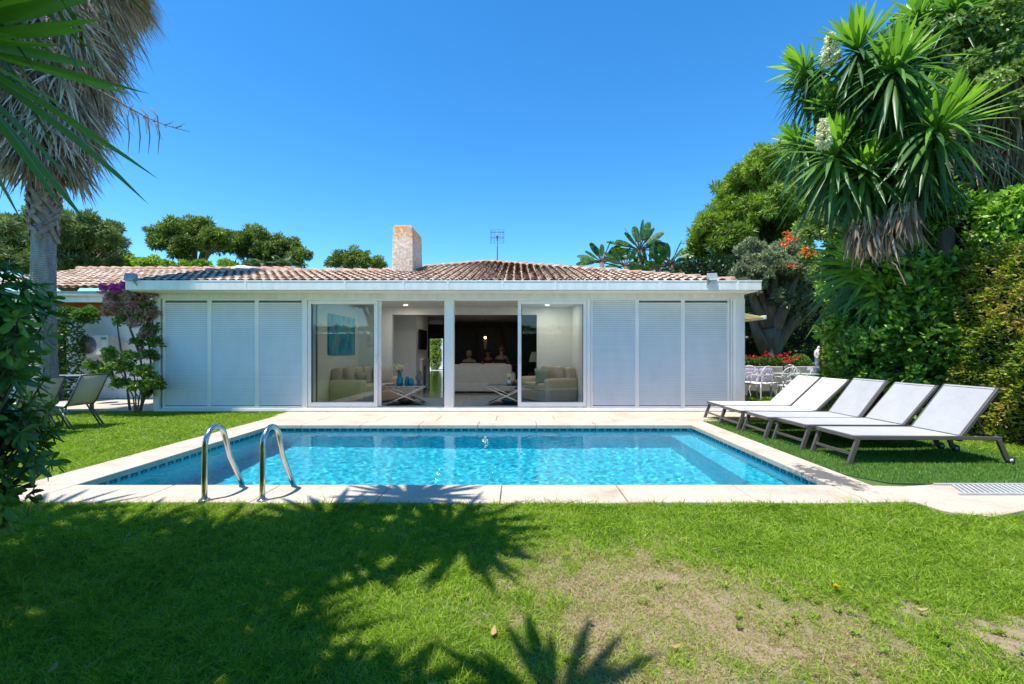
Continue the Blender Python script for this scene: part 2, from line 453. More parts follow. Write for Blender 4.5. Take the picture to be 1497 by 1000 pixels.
# ================================================================== ground and grass
def blob(x, y, cx, cy, rx, ry): return np.exp(-(((x-cx)/rx)**2+((y-cy)/ry)**2))
def dry(x, y):
    n = vnoise(x, y, 1.3, 5); n2 = vnoise(x, y, 4.0, 6)
    v = 1.55*blob(x,y,0.72,2.30,0.72,0.68)+0.8*blob(x,y,0.42,2.55,0.5,0.42)+0.7*blob(x,y,1.0,1.85,0.75,0.4)+0.5*blob(x,y,-2.05,3.62,0.5,0.14)+0.35*blob(x,y,1.6,2.1,.6,.35)
    return np.clip(v*(0.15+0.9*n+0.9*n2*n2)-0.20, 0, 1)
def bare(x, y):
    n = vnoise(x, y, 2.2, 9)
    n = .5*n+.5*vnoise(x,y,6.0,19)
    v = 1.3*blob(x,y,2.22,2.02,0.26,0.17)+1.0*blob(x,y,1.98,2.28,0.14,0.12)+1.0*blob(x,y,2.5,2.05,0.25,0.2)+0.55*blob(x,y,-2.25,3.68,0.22,0.08)+0.6*blob(x,y,0.75,2.25,0.2,0.12)+.6*blob(x,y,.35,2.15,.15,.08)+.7*blob(x,y,1.15,1.95,.25,.12)+.7*blob(x,y,.8,2.6,.3,.08)+.6*blob(x,y,.95,2.3,.12,.25)
    return np.clip(v*(0.3+1.2*n)-0.25, 0, 1)
def ground_mat():
    m, nt, out = new_mat('lawn_soil')
    p = N(nt,'ShaderNodeBsdfPrincipled'); p.inputs['Roughness'].default_value = 0.95
    v = coords(nt)
    n1 = N(nt,'ShaderNodeTexNoise'); n1.inputs['Scale'].default_value = 30; n1.inputs['Detail'].default_value = 8; n1.inputs['Roughness'].default_value = .7
    nt.links.new(v, n1.inputs['Vector'])
    r1 = ramp(nt, [(0.3,(0.05,0.09,0.012)),(0.7,(0.12,0.19,0.03))], n1.outputs['Fac'])
    r2 = ramp(nt, [(0.3,(0.20,0.14,0.085)),(0.7,(0.40,0.30,0.20))], n1.outputs['Fac'])
    a = N(nt,'ShaderNodeAttribute', attribute_name='tint')
    mx = N(nt,'ShaderNodeMixRGB'); nt.links.new(a.outputs['Fac'], mx.inputs['Fac'])
    nt.links.new(r1.outputs['Color'], mx.inputs['Color1']); nt.links.new(r2.outputs['Color'], mx.inputs['Color2'])
    nt.links.new(mx.outputs['Color'], p.inputs['Base Color'])
    b_ = N(nt,'ShaderNodeBump'); b_.inputs['Strength'].default_value = 0.8; b_.inputs['Distance'].default_value = 0.02
    nt.links.new(n1.outputs['Fac'], b_.inputs['Height']); nt.links.new(b_.outputs['Normal'], p.inputs['Normal'])
    nt.links.new(p.outputs['BSDF'], out.inputs['Surface']); return m
M['soil'] = ground_mat()
def axis_pts(lo, hi, fine_lo, fine_hi, holes, step=0.1):
    a = set(np.round(np.arange(fine_lo, fine_hi+1e-6, step), 4).tolist()) | {lo, hi} | set(holes)
    for q in (60, 30, 15): a |= {max(lo, fine_lo-q), min(hi, fine_hi+q)}
    return np.array(sorted(a))
hx = (PX0-0.1, PX1+0.1); hy = (PY0-0.1, PY1+0.1)
ax = axis_pts(-400, 400, -5, 6, hx); ay = axis_pts(-120, 600, 0.5, 10, hy)
ax = np.array([a for a in ax if not (hx[0] < a < hx[0]+.06 or hx[1]-.06 < a < hx[1])]); ay = np.array([a for a in ay if not (hy[0] < a < hy[0]+.06 or hy[1]-.06 < a < hy[1])])
GX, GY = np.meshgrid(ax, ay, indexing='ij')
ix = np.arange(GX.size).reshape(GX.shape)
F = np.stack([ix[:-1,:-1], ix[1:,:-1], ix[1:,1:], ix[:-1,1:]], -1).reshape(-1,4)
cx = (GX[:-1,:-1]+GX[1:,1:]).ravel()/2; cy = (GY[:-1,:-1]+GY[1:,1:]).ravel()/2
keep = ~((cx > hx[0]) & (cx < hx[1]) & (cy > hy[0]) & (cy < hy[1]))
gzz = -0.032 + 0.01*vnoise(GX, GY, 0.5, 2)*(np.abs(GX) < 8)
V = np.stack([GX, GY, gzz], -1).reshape(-1,3)
tint = np.clip(0.8*dry(GX,GY)+2.0*bare(GX,GY), 0, 1).ravel()
gnd = fast_mesh('ground', V, F[keep], M['soil'], tint=tint); gnd['kind'] = 'structure'

M['grass'] = leafmat('grass_blades', [(0.0,(0.10,0.19,0.014)),(0.3,(0.20,0.34,0.02)),(0.6,(0.36,0.50,0.04)),(0.75,(0.36,0.42,0.09)),(0.88,(0.46,0.38,0.17)),(1.0,(0.52,0.40,0.25))], trans=0.4, rough=0.55, spec=0.25, tr_gain=1.15)
def grass_patch(x0,x1,y0,y1, dens, h, wd, seed, mask=None, level=-0.024):
    r = np.random.RandomState(seed)
    n = int((x1-x0)*(y1-y0)*dens)
    x = r.uniform(x0,x1,n); y = r.uniform(y0,y1,n)
    k = (np.abs(x) < 1.19*y+1.9)
    if mask is not None: k &= mask(x, y)
    x, y = x[k], y[k]
    d = dry(x,y); bb = bare(x,y)
    clump = vnoise(x, y, 2.6, 11)
    k = (r.rand(len(x)) > 0.92*bb*1.3) & (r.rand(len(x)) > 0.22*d) & (r.rand(len(x)) < 0.72+0.5*clump)
    x, y, d, bb, clump = x[k], y[k], d[k], bb[k], clump[k]
    n = len(x)
    tuft = vnoise(x, y, 9.0, 51)
    hh = h*(0.40+0.95*r.rand(n)**1.3)*(0.70+0.50*clump)*(.75+.5*tuft)*(1-0.45*d)*(1-.4*bb)
    lean = r.normal(size=(n,3))*0.55; lean[:,2] = 1.0
    lean[:,0] += 0.55*(vnoise(x,y,1.1,21)-.5); lean[:,1] += 0.55*(vnoise(x,y,1.1,22)-.5)
    big = r.rand(n) < 0.25; lean[big,:2] *= 1.8
    bend = r.normal(size=(n,3))*0.35; bend[:,2] = -0.15-0.25*r.rand(n)
    tint = 0.42 + 0.13*r.normal(size=n) + 0.20*(vnoise(x,y,1.5,31)-.5) + 0.16*(vnoise(x,y,5,33)-.5) + .18*(tuft-.5) + 0.36*d + 0.25*bb
    straw = r.rand(n) < 0.03+0.36*d; tint[straw] = 0.8+0.2*r.rand(straw.sum())
    P = np.stack([x, y, np.full(n, level)], 1)
    return strips(P, lean, rnd_dir(n, r), hh, wd*(0.7+0.6*r.rand(n)), prof=((0,1),(.5,.85),(1,.08)), bend=bend, tint=np.clip(tint,0,1))
def off_slab(x, y): return ~((x > 3.30) & (y > 3.62 - 0.02*x) & (x < 4.3)) & ~((x >= 4.3) & (y > 3.84))
def edge_wob(x): return 3.80+0.05*(vnoise(x, x*0, 0.9, 41)-0.5)
q = 1.0
lawn = [grass_patch(-4.6,4.6,1.5,2.35, 26000*q, 0.052, 0.0034, 1),
        grass_patch(-5.4,5.4,2.35,3.0, 20000*q, 0.052, 0.0040, 2),
        grass_patch(-6.6,3.35,3.0,3.83, 15000*q, 0.052, 0.0048, 3, lambda x,y: y < edge_wob(x)),
        grass_patch(3.35,6.6,3.0,3.84, 15000*q, 0.055, 0.0048, 4, off_slab),
        grass_patch(-9.5,-4.72,3.8,6.5, 6500*q, 0.05, 0.0065, 5),
        grass_patch(-13,-4.70,6.5,9.55, 3600*q, 0.045, 0.009, 6, lambda x,y: (x<-7.66)|(y<9.5)),
        grass_patch(-5.3,-3.9,9.0,9.5, 1200, 0.04, 0.008, 7, lambda x,y: x<-4.85),
        grass_patch(5.9,9.0,4.4,10.0, 5000*q, 0.055, 0.008, 8, lambda x,y: x>6.1+0.25*np.sin(y*3)*.3-0.12*(y-4.4)),
        grass_patch(5.0,12,9.0,13.0, 1500, 0.06, 0.012, 9),
        grass_patch(-5.2,3.35,3.70,3.80, 9000, 0.085, 0.0050, 13), grass_patch(3.35,5.6,3.60,3.84, 7000, 0.08, 0.005, 14, off_slab),
        grass_patch(-4.80,-4.72,3.85,9.0, 3500, 0.07, 0.007, 15),
        grass_patch(-4.0,4.0,.3,1.5, 9000, .052, .006, 16), grass_patch(-9.5,-6.6,3.0,3.83, 6000, .05, .0065, 17),
        # a thin fringe that hangs over the edge of the stone
        ]
def weeds(n, seed):
    r = np.random.RandomState(seed); cx_ = r.uniform(-2.5,2.6,n); cy_ = r.uniform(1.7,3.6,n); cx_[:n//2] = r.normal(1.55,.35,n//2); cy_[:n//2] = r.normal(2.35,.3,n//2)
    k = 9; x = np.repeat(cx_,k)+r.normal(size=n*k)*.006; y = np.repeat(cy_,k)+r.normal(size=n*k)*.006; a = r.rand(n*k)*6.28
    d = np.stack([np.cos(a),np.sin(a),.35+.5*r.rand(n*k)],1)
    return strips(np.stack([x,y,np.full(n*k,-.01)],1), d, np.stack([-np.sin(a),np.cos(a),0*a],1), .016+.016*r.rand(n*k), .010, prof=((0,.2),(.4,.8),(.75,1),(1,.1)), fold=.1, tint=np.clip(.30+.12*r.normal(size=n*k),0,.6))
lawn.append(weeds(90, 71))
g_ = leaf_obj('grass', lawn, M['grass']); tag(g_, 'green lawn grass with a dry brown patch in front of the pool', 'grass', kind='stuff')
# artificial turf: short, dense and even
def turf_mask(x, y):
    return (x > 3.36+np.where(y < 4.75, (4.75-y)*0.9, 0)*(x<3.9)) & (y > 4.37) & (x < 6.25-0.12*(y-4.4)) & (y < 8.75-0.35*np.clip((3.9-x)/0.5,0,1))
b = MB(); b.poly([(3.36,4.78),(3.62,4.42),(4.05,4.385),(7.4,4.44),(6.2,5.2),(5.8,8.8),(3.75,8.8),(3.36,8.3)], -0.044, -0.012)
tb = struct('turf_base', b, mat('turf_backing', (0.045,0.11,0.02), 0.95, var=0.2, scale=50))
r = np.random.RandomState(77); n = 95000
x = r.uniform(3.36,7.2,n); y = r.uniform(4.38,8.8,n)
def inside(x, y, P):
    c = np.zeros(len(x), bool); j = len(P)-1
    for i in range(len(P)):
        (xi,yi),(xj,yj) = P[i],P[j]
        c ^= ((yi>y)!=(yj>y)) & (x < (xj-xi)*(y-yi)/(yj-yi+1e-9)+xi); j = i
    return c
k = inside(x, y, [(3.37,4.78),(3.63,4.43),(4.05,4.39),(7.4,4.45),(6.2,5.2),(5.8,8.78),(3.75,8.78),(3.37,8.3)])
x, y = x[k], y[k]; n = len(x)
ln = r.normal(size=(n,3))*0.3; ln[:,2] = 1
M['turf'] = leafmat('turf_fibres', [(0,(0.09,0.20,0.02)),(0.5,(0.16,0.31,0.04)),(1,(0.24,0.40,0.06))], trans=0.25, rough=0.5)
tf = leaf_obj('artificial_grass', strips(np.stack([x,y,np.full(n,-0.012)],1), ln, rnd_dir(n,r), 0.022, 0.006, prof=((0,1),(1,.4)), tint=np.clip(0.5+0.2*r.normal(size=n)+.2*(vnoise(x,y,1,3)-.5),0,1)), M['turf'])
tag(tf, 'short dark green artificial turf under the sun loungers', 'artificial grass', kind='stuff')
# ================================================================== the house
FY = 9.60                     # front wall plane
H = thing('pool_house', 'low white villa with louvred shutters, glass doors and a clay tile roof behind the pool', 'house', (0, FY, 0))
def hb(name, mb, m, parent=None, **k): 
    o = mb.build(name, m, parent if parent is not None else H, **k)
    o.location = (0, -FY, 0) if parent is None else (0,0,0); return o
def zf(py, Y=FY): return CH-(py-513)*Y/FP
def xf(px, Y=FY): return (px-757)*Y/FP
ZL, ZH = 0.06, zf(437)        # sill and head of the openings
XL, XR = xf(229), xf(1085)
# plinth, head beam, posts
hb('plinth', MB().box(XL, XR, FY-0.02, FY+0.14, -0.05, -0.001), M['stone'])
hb('sill', MB().box(XL-0.01, XR+0.01, FY-0.07, FY+0.14, 0.0, ZL), M['white_alu'], bevel=0.006)
hb('head_beam', MB().box(XL-0.02, XR+0.02, FY-0.05, FY+0.16, ZH, 2.47), M['white'], bevel=0.004)
for a, c in ((XL-0.03, XL+0.10), (xf(1073), XR+0.03)):
    hb('corner_post', MB().box(a, c, FY-0.06, FY+0.15, ZL, ZH), M['white'], bevel=0.005)
for a, c in ((xf(444.5), xf(450)), (xf(650), xf(663.5)), (xf(858), xf(863))):
    hb('post', MB().box(a, c, FY-0.045, FY+0.13, ZL, ZH), M['white_alu'], bevel=0.006)
# louvred shutters
def shutter(px0, px1, arm=True, part='shutter'):
    x0, x1 = xf(px0), xf(px1); fr = MB(); fw = 0.038
    y0, y1 = FY-0.030, FY+0.012
    fr.box(x0, x0+fw, y0, y1, ZL+0.002, ZH-0.002); fr.box(x1-fw, x1, y0, y1, ZL+0.002, ZH-0.002)
    fr.box(x0+fw, x1-fw, y0, y1, ZL+0.002, ZL+0.05); fr.box(x0+fw, x1-fw, y0, y1, ZH-0.035, ZH-0.002)
    p = hb(part, fr, M['white_alu'], bevel=0.004)
    sl_ = MB(); n = 53; h = (ZH-0.05-ZL-0.05)/n
    for i in range(n):
        z = ZL+0.062+i*h
        if i == n-1 and random.random() < 0.9: continue
        tl = math.radians(22 + random.uniform(-1.5,1.5))
        sl_.rbox(((x0+x1)/2, FY-0.008, z+h/2), (x1-x0-2*fw+0.004, 0.005, 0.040), (-tl, 0, 0))
    hb('louvre_slats', sl_, M['white_alu'], p)
    bk = MB(); bk.box(x0+fw, x1-fw, FY+0.055, FY+0.06, ZL, ZH); 
    return p
for a, c in ((239,307),(307,376),(376,444.5),(863.5,931),(931,998),(998,1066)): shutter(a, c)
shutter(1067, 1073.5)
hb('shutter_backing', MB().box(XL+0.1, xf(444), FY+0.035, FY+0.13, ZL, ZH), mat('louvre_gap_shade', (0.24,0.25,0.26), 0.7))  # dark sheet behind the slats, its colour stands in for shade in the gaps
hb('shutter_backing', MB().box(xf(864), XR-0.1, FY+0.035, FY+0.13, ZL, ZH), bpy.data.materials['louvre_gap_shade'])
# fixed tracks over and under the sliding doors
DT = (MB().box(xf(450), xf(650), FY-0.035, FY+0.12, ZH-0.035, ZH-0.001).box(xf(663.5), xf(858), FY-0.035, FY+0.12, ZH-0.035, ZH-0.001)
   .box(xf(450), xf(650), FY-0.035, FY+0.12, ZL+0.001, ZL+0.025).box(xf(663.5), xf(858), FY-0.035, FY+0.12, ZL+0.001, ZL+0.025))
for q_ in DT.each('door_track', M['white_alu'], H, bevel=0.003): q_.location = (0,-FY,0)
def glass_mat():
    m, nt, out = new_mat('window_glass')
    t = N(nt,'ShaderNodeBsdfTransparent'); t.inputs['Color'].default_value = (0.80,0.88,0.86,1)
    g_ = N(nt,'ShaderNodeBsdfGlossy'); g_.inputs['Roughness'].default_value = 0.0; g_.inputs['Color'].default_value = (1,1,1,1)
    fr = N(nt,'ShaderNodeFresnel'); fr.inputs['IOR'].default_value = 1.6
    mx = N(nt,'ShaderNodeMixShader'); nt.links.new(fr.outputs['Fac'], mx.inputs['Fac'])
    nt.links.new(t.outputs['BSDF'], mx.inputs[1]); nt.links.new(g_.outputs['BSDF'], mx.inputs[2])
    nt.links.new(mx.outputs['Shader'], out.inputs['Surface']); return m
M['glass'] = glass_mat()
def slider(px0, px1, handle_side, rot=0.0, y=FY-0.02):
    x0, x1 = xf(px0), xf(px1); fw = 0.075; z0, z1 = ZL+0.027, ZH-0.037
    fr = MB()
    fr.box(x0, x0+fw, y, y+0.05, z0, z1); fr.box(x1-fw, x1, y, y+0.05, z0, z1)
    fr.box(x0+fw, x1-fw, y, y+0.05, z0, z0+0.10); fr.box(x0+fw, x1-fw, y, y+0.05, z1-0.075, z1)
    d = hb('sliding_door', fr, M['white_alu'], bevel=0.005)
    gl = MB(); gl.add([(x0+fw,y+0.025,z0+.10),(x1-fw,y+0.025,z0+.10),(x1-fw,y+0.025,z1-.075),(x0+fw,y+0.025,z1-.075)], [(0,1,2,3)])
    hb('pane', gl, M['glass'], d)
    sx = x0+fw/2 if handle_side < 0 else x1-fw/2
    hd = MB(); hd.box(sx-0.012, sx+0.012, y-0.035, y, 1.0, 1.16)
    hb('handle', hd, M['white'], d, bevel=0.004)
    gk = MB(); q = 0.008
    gk.box(x0+fw, x0+fw+q, y-0.002, y+0.03, z0+.10, z1-.075); gk.box(x1-fw-q, x1-fw, y-0.002, y+0.03, z0+.10, z1-.075)
    gk.each('gasket', M['rubber'], d)
    return d
slider(450.5, 552, 1); slider(757, 857.5, -1)
# second sashes parked behind the outer ones
slider(455, 556, 1, y=FY+0.045)
# eaves: soffit, fascia with gutter joints
EY = 9.10; ZE0, ZE1 = zf(424, EY), zf(410.5, EY); XE0, XE1 = xf(185, EY), xf(1112, EY)
hb('soffit', MB().box(XE0+0.03, XE1-0.03, EY+0.04, FY+0.5, 2.472, 2.50), M['white'])
f_ = MB(); f_.box(XE0, XE1, EY-0.03, EY+0.03, ZE0, ZE1); f_.box(XE0, XE0+.05, EY+0.03, 16.0, ZE0, ZE1); f_.box(XE1-.05, XE1, EY+0.03, 16.0, ZE0, ZE1)
f_.box(XE0-0.01, XE1+0.01, EY-0.036, EY-0.03, ZE1-0.02, ZE1+0.004)
fa = hb('fascia', f_, M['white'], bevel=0.006)
jn = MB()
for px in (360, 505, 590, 655, 735, 812, 888, 965, 1078):
    x = xf(px, EY); jn.box(x-0.022, x+0.022, EY-0.036, EY-0.03, ZE0-0.002, ZE1-0.022)
jn.each('fascia_joint', M['white_alu'], fa, bevel=0.003)
# ceiling, walls of the sun room and of the hall behind
IX0, IX1 = -4.28, 1.45; IY = 12.2
ih = [('inner_ceiling', MB().box(XL, XR, FY+0.17, IY+0.14, 2.44, 2.468).box(-6.3, 2.7, IY+0.15, 28.1, 2.42, 2.46), M['white']),
 ('inner_wall', MB().box(IX0-0.1, IX0, FY+0.14, IY, 0.0, 2.438).box(IX1, IX1+0.1, FY+0.14, IY, 0.0, 2.438), M['inner_wall']),
 ('inner_wall', MB().box(IX0-0.1, -3.38, IY, IY+0.14, 0, 2.438).box(0.51, IX1+0.1, IY, IY+0.14, 0, 2.438).box(-3.38, 0.51, IY, IY+0.14, 2.24, 2.438), M['inner_wall']),
 ('chimney_breast', MB().box(-4.4, -3.02, 13.5, 15.3, 0.0, 2.418), M['inner_wall']),
 ('inner_wall', MB().box(-4.5, -4.4, IY+0.145, 18, 0, 2.418).box(2.5, 2.6, IY+0.145, 18, 0, 2.418), M['dark_wall']),
 ('inner_wall', MB().box(-2.93, 2.6, 18.0, 18.1, 0, 2.418).box(-2.98,-2.88,18.1,28,0,2.418), M['dark_wall']),
 ('hall_wall', MB().box(-6.3,-6.2,18.1,28,0,2.418).box(-6.3,-4.4,18.0,18.1,0,2.418).box(-6.3,-5.43,28,28.1,0,2.418).box(-4.6,-2.88,28,28.1,0,2.418).box(-5.43,-4.6,28,28.1,2.03,2.418), M['dark_wall']),
 ('ceiling_beam', MB().box(-4.3, -2.93, 17.6, 17.8, 1.93, 2.30), M['dark_wood'])]
for nm, mb_, m_ in ih:
    for q_ in mb_.each(nm, m_, H): q_.location = (0,-FY,0)
for a, c in ((663,694),(701,733),(739,785)):
    dd = MB(); x0, x1 = (a-757)*17.9/FP, (c-757)*17.9/FP; z1 = CH+36*17.9/FP
    dd.box(x0, x1, 17.9, 17.98, 0.01, z1)
    for k in range(4): dd.box(x0+0.08, x1-0.08, 17.885, 17.9, 0.12+k*0.55, 0.55+k*0.55)
    hb('inner_door', dd, M['dark_wood'], bevel=0.006)
hb('outer_wall', MB().box(XL-.0, XL+.12, FY+0.16, 15.5, 0, 2.47), M['render']); hb('outer_wall', MB().box(XR-.1, XR+.02, FY+0.16, 15.5, 0, 2.47), M['render'])
struct('courtyard_wall', MB().box(-7.4,-4.0,33.0,33.2,0,2.6), M['render'])
fl = MB(); fl.box(-6.3, 2.7, FY+0.145, 28.6, -0.04, 0.02)
M['floor'] = mat('polished_floor', (0.52,0.50,0.46), 0.12, var=0.08, scale=1.2)
struct('floor', fl, M['floor'])
struct('courtyard_paving', MB().box(-12, 3, 28.65, 45, -0.04, 0.0), mat('courtyard_stone', (0.45,0.43,0.40), 0.8))
# fireplace
fp = MB(); fp.box(-3.02,-2.90,13.95,15.15,0.98,1.04); fp.box(-3.02,-2.94,14.0,14.2,0.03,0.98); fp.box(-3.02,-2.94,14.9,15.1,0.03,0.98); fp.box(-3.02,-2.94,14.2,14.9,0.80,0.98)
hb('fireplace_surround', fp, M['white'], bevel=0.01)
hb('firebox', MB().box(-3.02,-3.005,14.2,14.9,0.03,0.80), M['black'])
# downlights: four seen lit, the rear two unseen and added to brighten
for px, py, Y in ((578,440.5,10.5),(593,447,11.6),(800,447,11.6),(803,443,11.0),(640,452,14.0),(720,452,14.0)):
    x = (px-757)*Y/FP
    o = MB().lathe([(0.045,0),(0.045,0.006)], (x, Y, 2.430), 14).build('downlight', emat('lamp_light', (1,0.85,0.65), 6.0) if 'lamp_light' not in bpy.data.materials else bpy.data.materials['lamp_light'], H)
    o.location = (0,-FY,0)
    la = bpy.data.lights.new('downlight_lamp','AREA'); la.shape = 'DISK'; la.size = .08; la.energy = 2.6; la.color = (1,.90,.78); lo = link(bpy.data.objects.new('downlight_lamp', la), o); lo.location = (x, Y, 2.42)

# ---- clay tile roof
def tile_mat():
    m, nt, out = new_mat('clay_tiles')
    a = N(nt,'ShaderNodeAttribute', attribute_name='tint')
    r = ramp(nt, [(0.0,(0.30,0.17,0.11)),(0.3,(0.50,0.34,0.24)),(0.6,(0.62,0.47,0.355)),(0.85,(0.71,0.57,0.46)),(1.0,(0.74,0.64,0.54))], a.outputs['Fac'])
    v = coords(nt); n1 = N(nt,'ShaderNodeTexNoise'); n1.inputs['Scale'].default_value = 12; n1.inputs['Detail'].default_value = 8; n1.inputs['Roughness'].default_value = .75
    nt.links.new(v, n1.inputs['Vector'])
    r2 = ramp(nt, [(0.35,(0.45,0.38,0.34)),(0.55,(1,1,1)),(0.75,(1.1,1.05,0.98))], n1.outputs['Fac'])
    mu = N(nt,'ShaderNodeMixRGB', blend_type='MULTIPLY'); mu.inputs['Fac'].default_value = 0.8
    nt.links.new(r.outputs['Color'], mu.inputs['Color1']); nt.links.new(r2.outputs['Color'], mu.inputs['Color2'])
    p = N(nt,'ShaderNodeBsdfPrincipled'); p.inputs['Roughness'].default_value = 0.9
    nt.links.new(mu.outputs['Color'], p.inputs['Base Color']); nt.links.new(p.outputs['BSDF'], out.inputs['Surface']); return m
M['tile'] = tile_mat()
def tile_roof(name, P, parent, pitch=0.178, row=0.31, dirv=None):
    """P: polygon corners in order, first edge is the eave"""
    P = [Vector(p) for p in P]; u = (P[1]-P[0]).normalized(); n = None
    n = u.cross(P[2]-P[0]).normalized()
    if n.z < 0: n = -n
    v = n.cross(u).normalized()
    if v.z < 0: v = -v
    uv = [((p-P[0]).dot(u), (p-P[0]).dot(v)) for p in P]
    u0, u1 = min(a for a,_ in uv), max(a for a,_ in uv); v1 = max(c for _,c in uv)
    cols = int((u1-u0)/pitch)+1; rows = int(v1/row)+1
    UU, VV = np.meshgrid(u0+(np.arange(cols)+.5)*pitch, np.arange(rows)*row, indexing='ij'); UU = UU.ravel(); VV = VV.ravel()
    k = inside(UU, VV+row*0.5, uv); UU, VV = UU[k], VV[k]; m_ = len(UU)
    r = np.random.RandomState(len(name)+cols); seg = 6; Vs = []; Fs = []; Ts = []; off = 0
    U_, V_, N_ = (np.array(q) for q in (u, v, n)); O = np.array(P[0])
    for up in (True, False):
        jit = r.normal(size=m_)*0.006; yaw = r.normal(size=m_)*0.012
        Q = np.zeros((m_, 2, seg+1, 3))
        for e, (tt, rad, hh) in enumerate(((-0.06, 0.074, 0.034), (row+0.02, 0.060, 0.010))):
            for s in range(seg+1):
                a = PI*s/seg
                if up: du = -math.cos(a)*rad; dn = math.sin(a)*rad*0.60+hh+0.03
                else: du = -math.cos(a)*rad+pitch/2; dn = -math.sin(a)*rad*0.3+hh*0.6+0.03
                Q[:,e,s] = O + (UU+du+jit+yaw*tt)[:,None]*U_ + (VV+tt)[:,None]*V_ + dn*N_
        idx = np.arange(m_*2*(seg+1)).reshape(m_,2,seg+1)+off
        Fs.append(np.stack([idx[:,0,:-1], idx[:,0,1:], idx[:,1,1:], idx[:,1,:-1]], -1).reshape(-1,4))
        Vs.append(Q.reshape(-1,3)); off += m_*2*(seg+1)
        t = np.clip(0.55+0.22*r.normal(size=m_)+0.25*(vnoise(UU,VV,0.35,3)-.5)-(0 if up else .1), 0, 1)
        Ts.append(np.repeat(t, 2*(seg+1)))
    b = MB(); nn = n*0.008
    b.add([p+nn for p in P], [tuple(range(len(P)))]); 
    o = fast_mesh(name, np.concatenate(Vs), np.concatenate(Fs), M['tile'], parent, tint=np.concatenate(Ts), smooth=True)
    bb = b.build('roof_deck', M['dark_wall'], o)
    return o
slope = 1.5/5.9
def rp(x, y): return (x, y-FY, 2.615+slope*(y-9.1)*1.03)
roof = tile_roof('roof', [rp(-7.75,9.16), rp(4.35,9.16), rp(-0.95,15.0), rp(-3.35,11.35), rp(-7.75,11.35)], H)
roof2 = tile_roof('roof', [(4.35,14.9-FY,2.62),(4.35,20.0-FY,2.62),(-0.95,15.0-FY,rp(0,15)[2])], H)
rt = MB()          # ridge and hip caps
def caps(a, c, rad=0.10, st=0.36):
    a = Vector(a); c = Vector(c); n = max(1,int((c-a).length/st)); d = (c-a)/n
    for i in range(n):
        p = a+d*i; rt.tube([p+Vector((0,0,.035)), p+d*1.05+Vector((0,0,.015))], [rad*1.05, rad*.85], 8)
caps(rp(4.35,9.16), rp(-0.95,15.0)); caps(rp(-3.35,11.35), rp(-0.95,15.0)); caps(rp(-7.75,11.35), rp(-3.35,11.35))
o = rt.build('ridge_tiles', mat('ridge_clay', (0.58,0.42,0.31), 0.9, c2=(0.30,0.15,0.09), scale=9, bump=.3), roof)
# closing side of the house roof, out of sight, so that nothing stands open
hb('gable_wall', MB().box(-7.7,-3.4, 11.3, 11.42, 2.47, 3.15), M['render'])
# chimney
cm = None
def chim_mat():
    m, nt, out = new_mat('chimney_render')
    p = N(nt,'ShaderNodeBsdfPrincipled'); p.inputs['Roughness'].default_value = 0.95
    v = coords(nt); n1 = N(nt,'ShaderNodeTexNoise'); n1.inputs['Scale'].default_value = 16; n1.inputs['Detail'].default_value = 9; n1.inputs['Roughness'].default_value = .72
    nt.links.new(v, n1.inputs['Vector'])
    sp = N(nt,'ShaderNodeSeparateXYZ'); nt.links.new(v, sp.inputs['Vector'])
    r0 = ramp(nt, [(0.0,(0,0,0)),(0.5,(0.0,0,0)),(1.0,(.30,.30,.30))])
    mr = N(nt,'ShaderNodeMapRange'); mr.inputs[1].default_value = 3.0; mr.inputs[2].default_value = 4.7
    nt.links.new(sp.outputs['Z'], mr.inputs[0]); nt.links.new(mr.outputs[0], r0.inputs['Fac'])
    sb = N(nt,'ShaderNodeMath', operation='SUBTRACT'); nt.links.new(n1.outputs['Fac'], sb.inputs[0]); nt.links.new(r0.outputs['Color'], sb.inputs[1])
    r = ramp(nt, [(0.22,(0.50,0.20,0.06)),(0.38,(0.50,0.30,0.17)),(0.50,(0.60,0.49,0.39)),(0.62,(0.70,0.63,0.54))], sb.outputs[0])
    nt.links.new(r.outputs['Color'], p.inputs['Base Color'])
    b = N(nt,'ShaderNodeBump'); b.inputs['Strength'].default_value = 0.9; b.inputs['Distance'].default_value = 0.02
    nt.links.new(n1.outputs['Fac'], b.inputs['Height']); nt.links.new(b.outputs['Normal'], p.inputs['Normal'])
    nt.links.new(p.outputs['BSDF'], out.inputs['Surface']); return m
c0 = W(591,400,11.0); b = MB()
x0, x1 = -3.06, -2.53; 
vs = [(x0,11.0,2.9),(x1,11.0,2.9),(x1,12.15,2.9),(x0,12.15,2.9),(x0+.03,11.03,4.28),(x1-.03,11.03,4.28),(x1-.03,12.12,4.28),(x0+.03,12.12,4.28),(x0+.07,11.08,4.34),(x1-.07,11.08,4.34),(x1-.07,12.05,4.34),(x0+.07,12.05,4.34)]
b.add(vs, [(0,1,5,4),(1,2,6,5),(2,3,7,6),(3,0,4,7),(4,5,9,8),(5,6,10,9),(6,7,11,10),(7,4,8,11),(8,9,10,11)])
ch = b.build('chimney', chim_mat(), roof, bevel=0.025, segs=3); ch.location = (0,-FY,0)
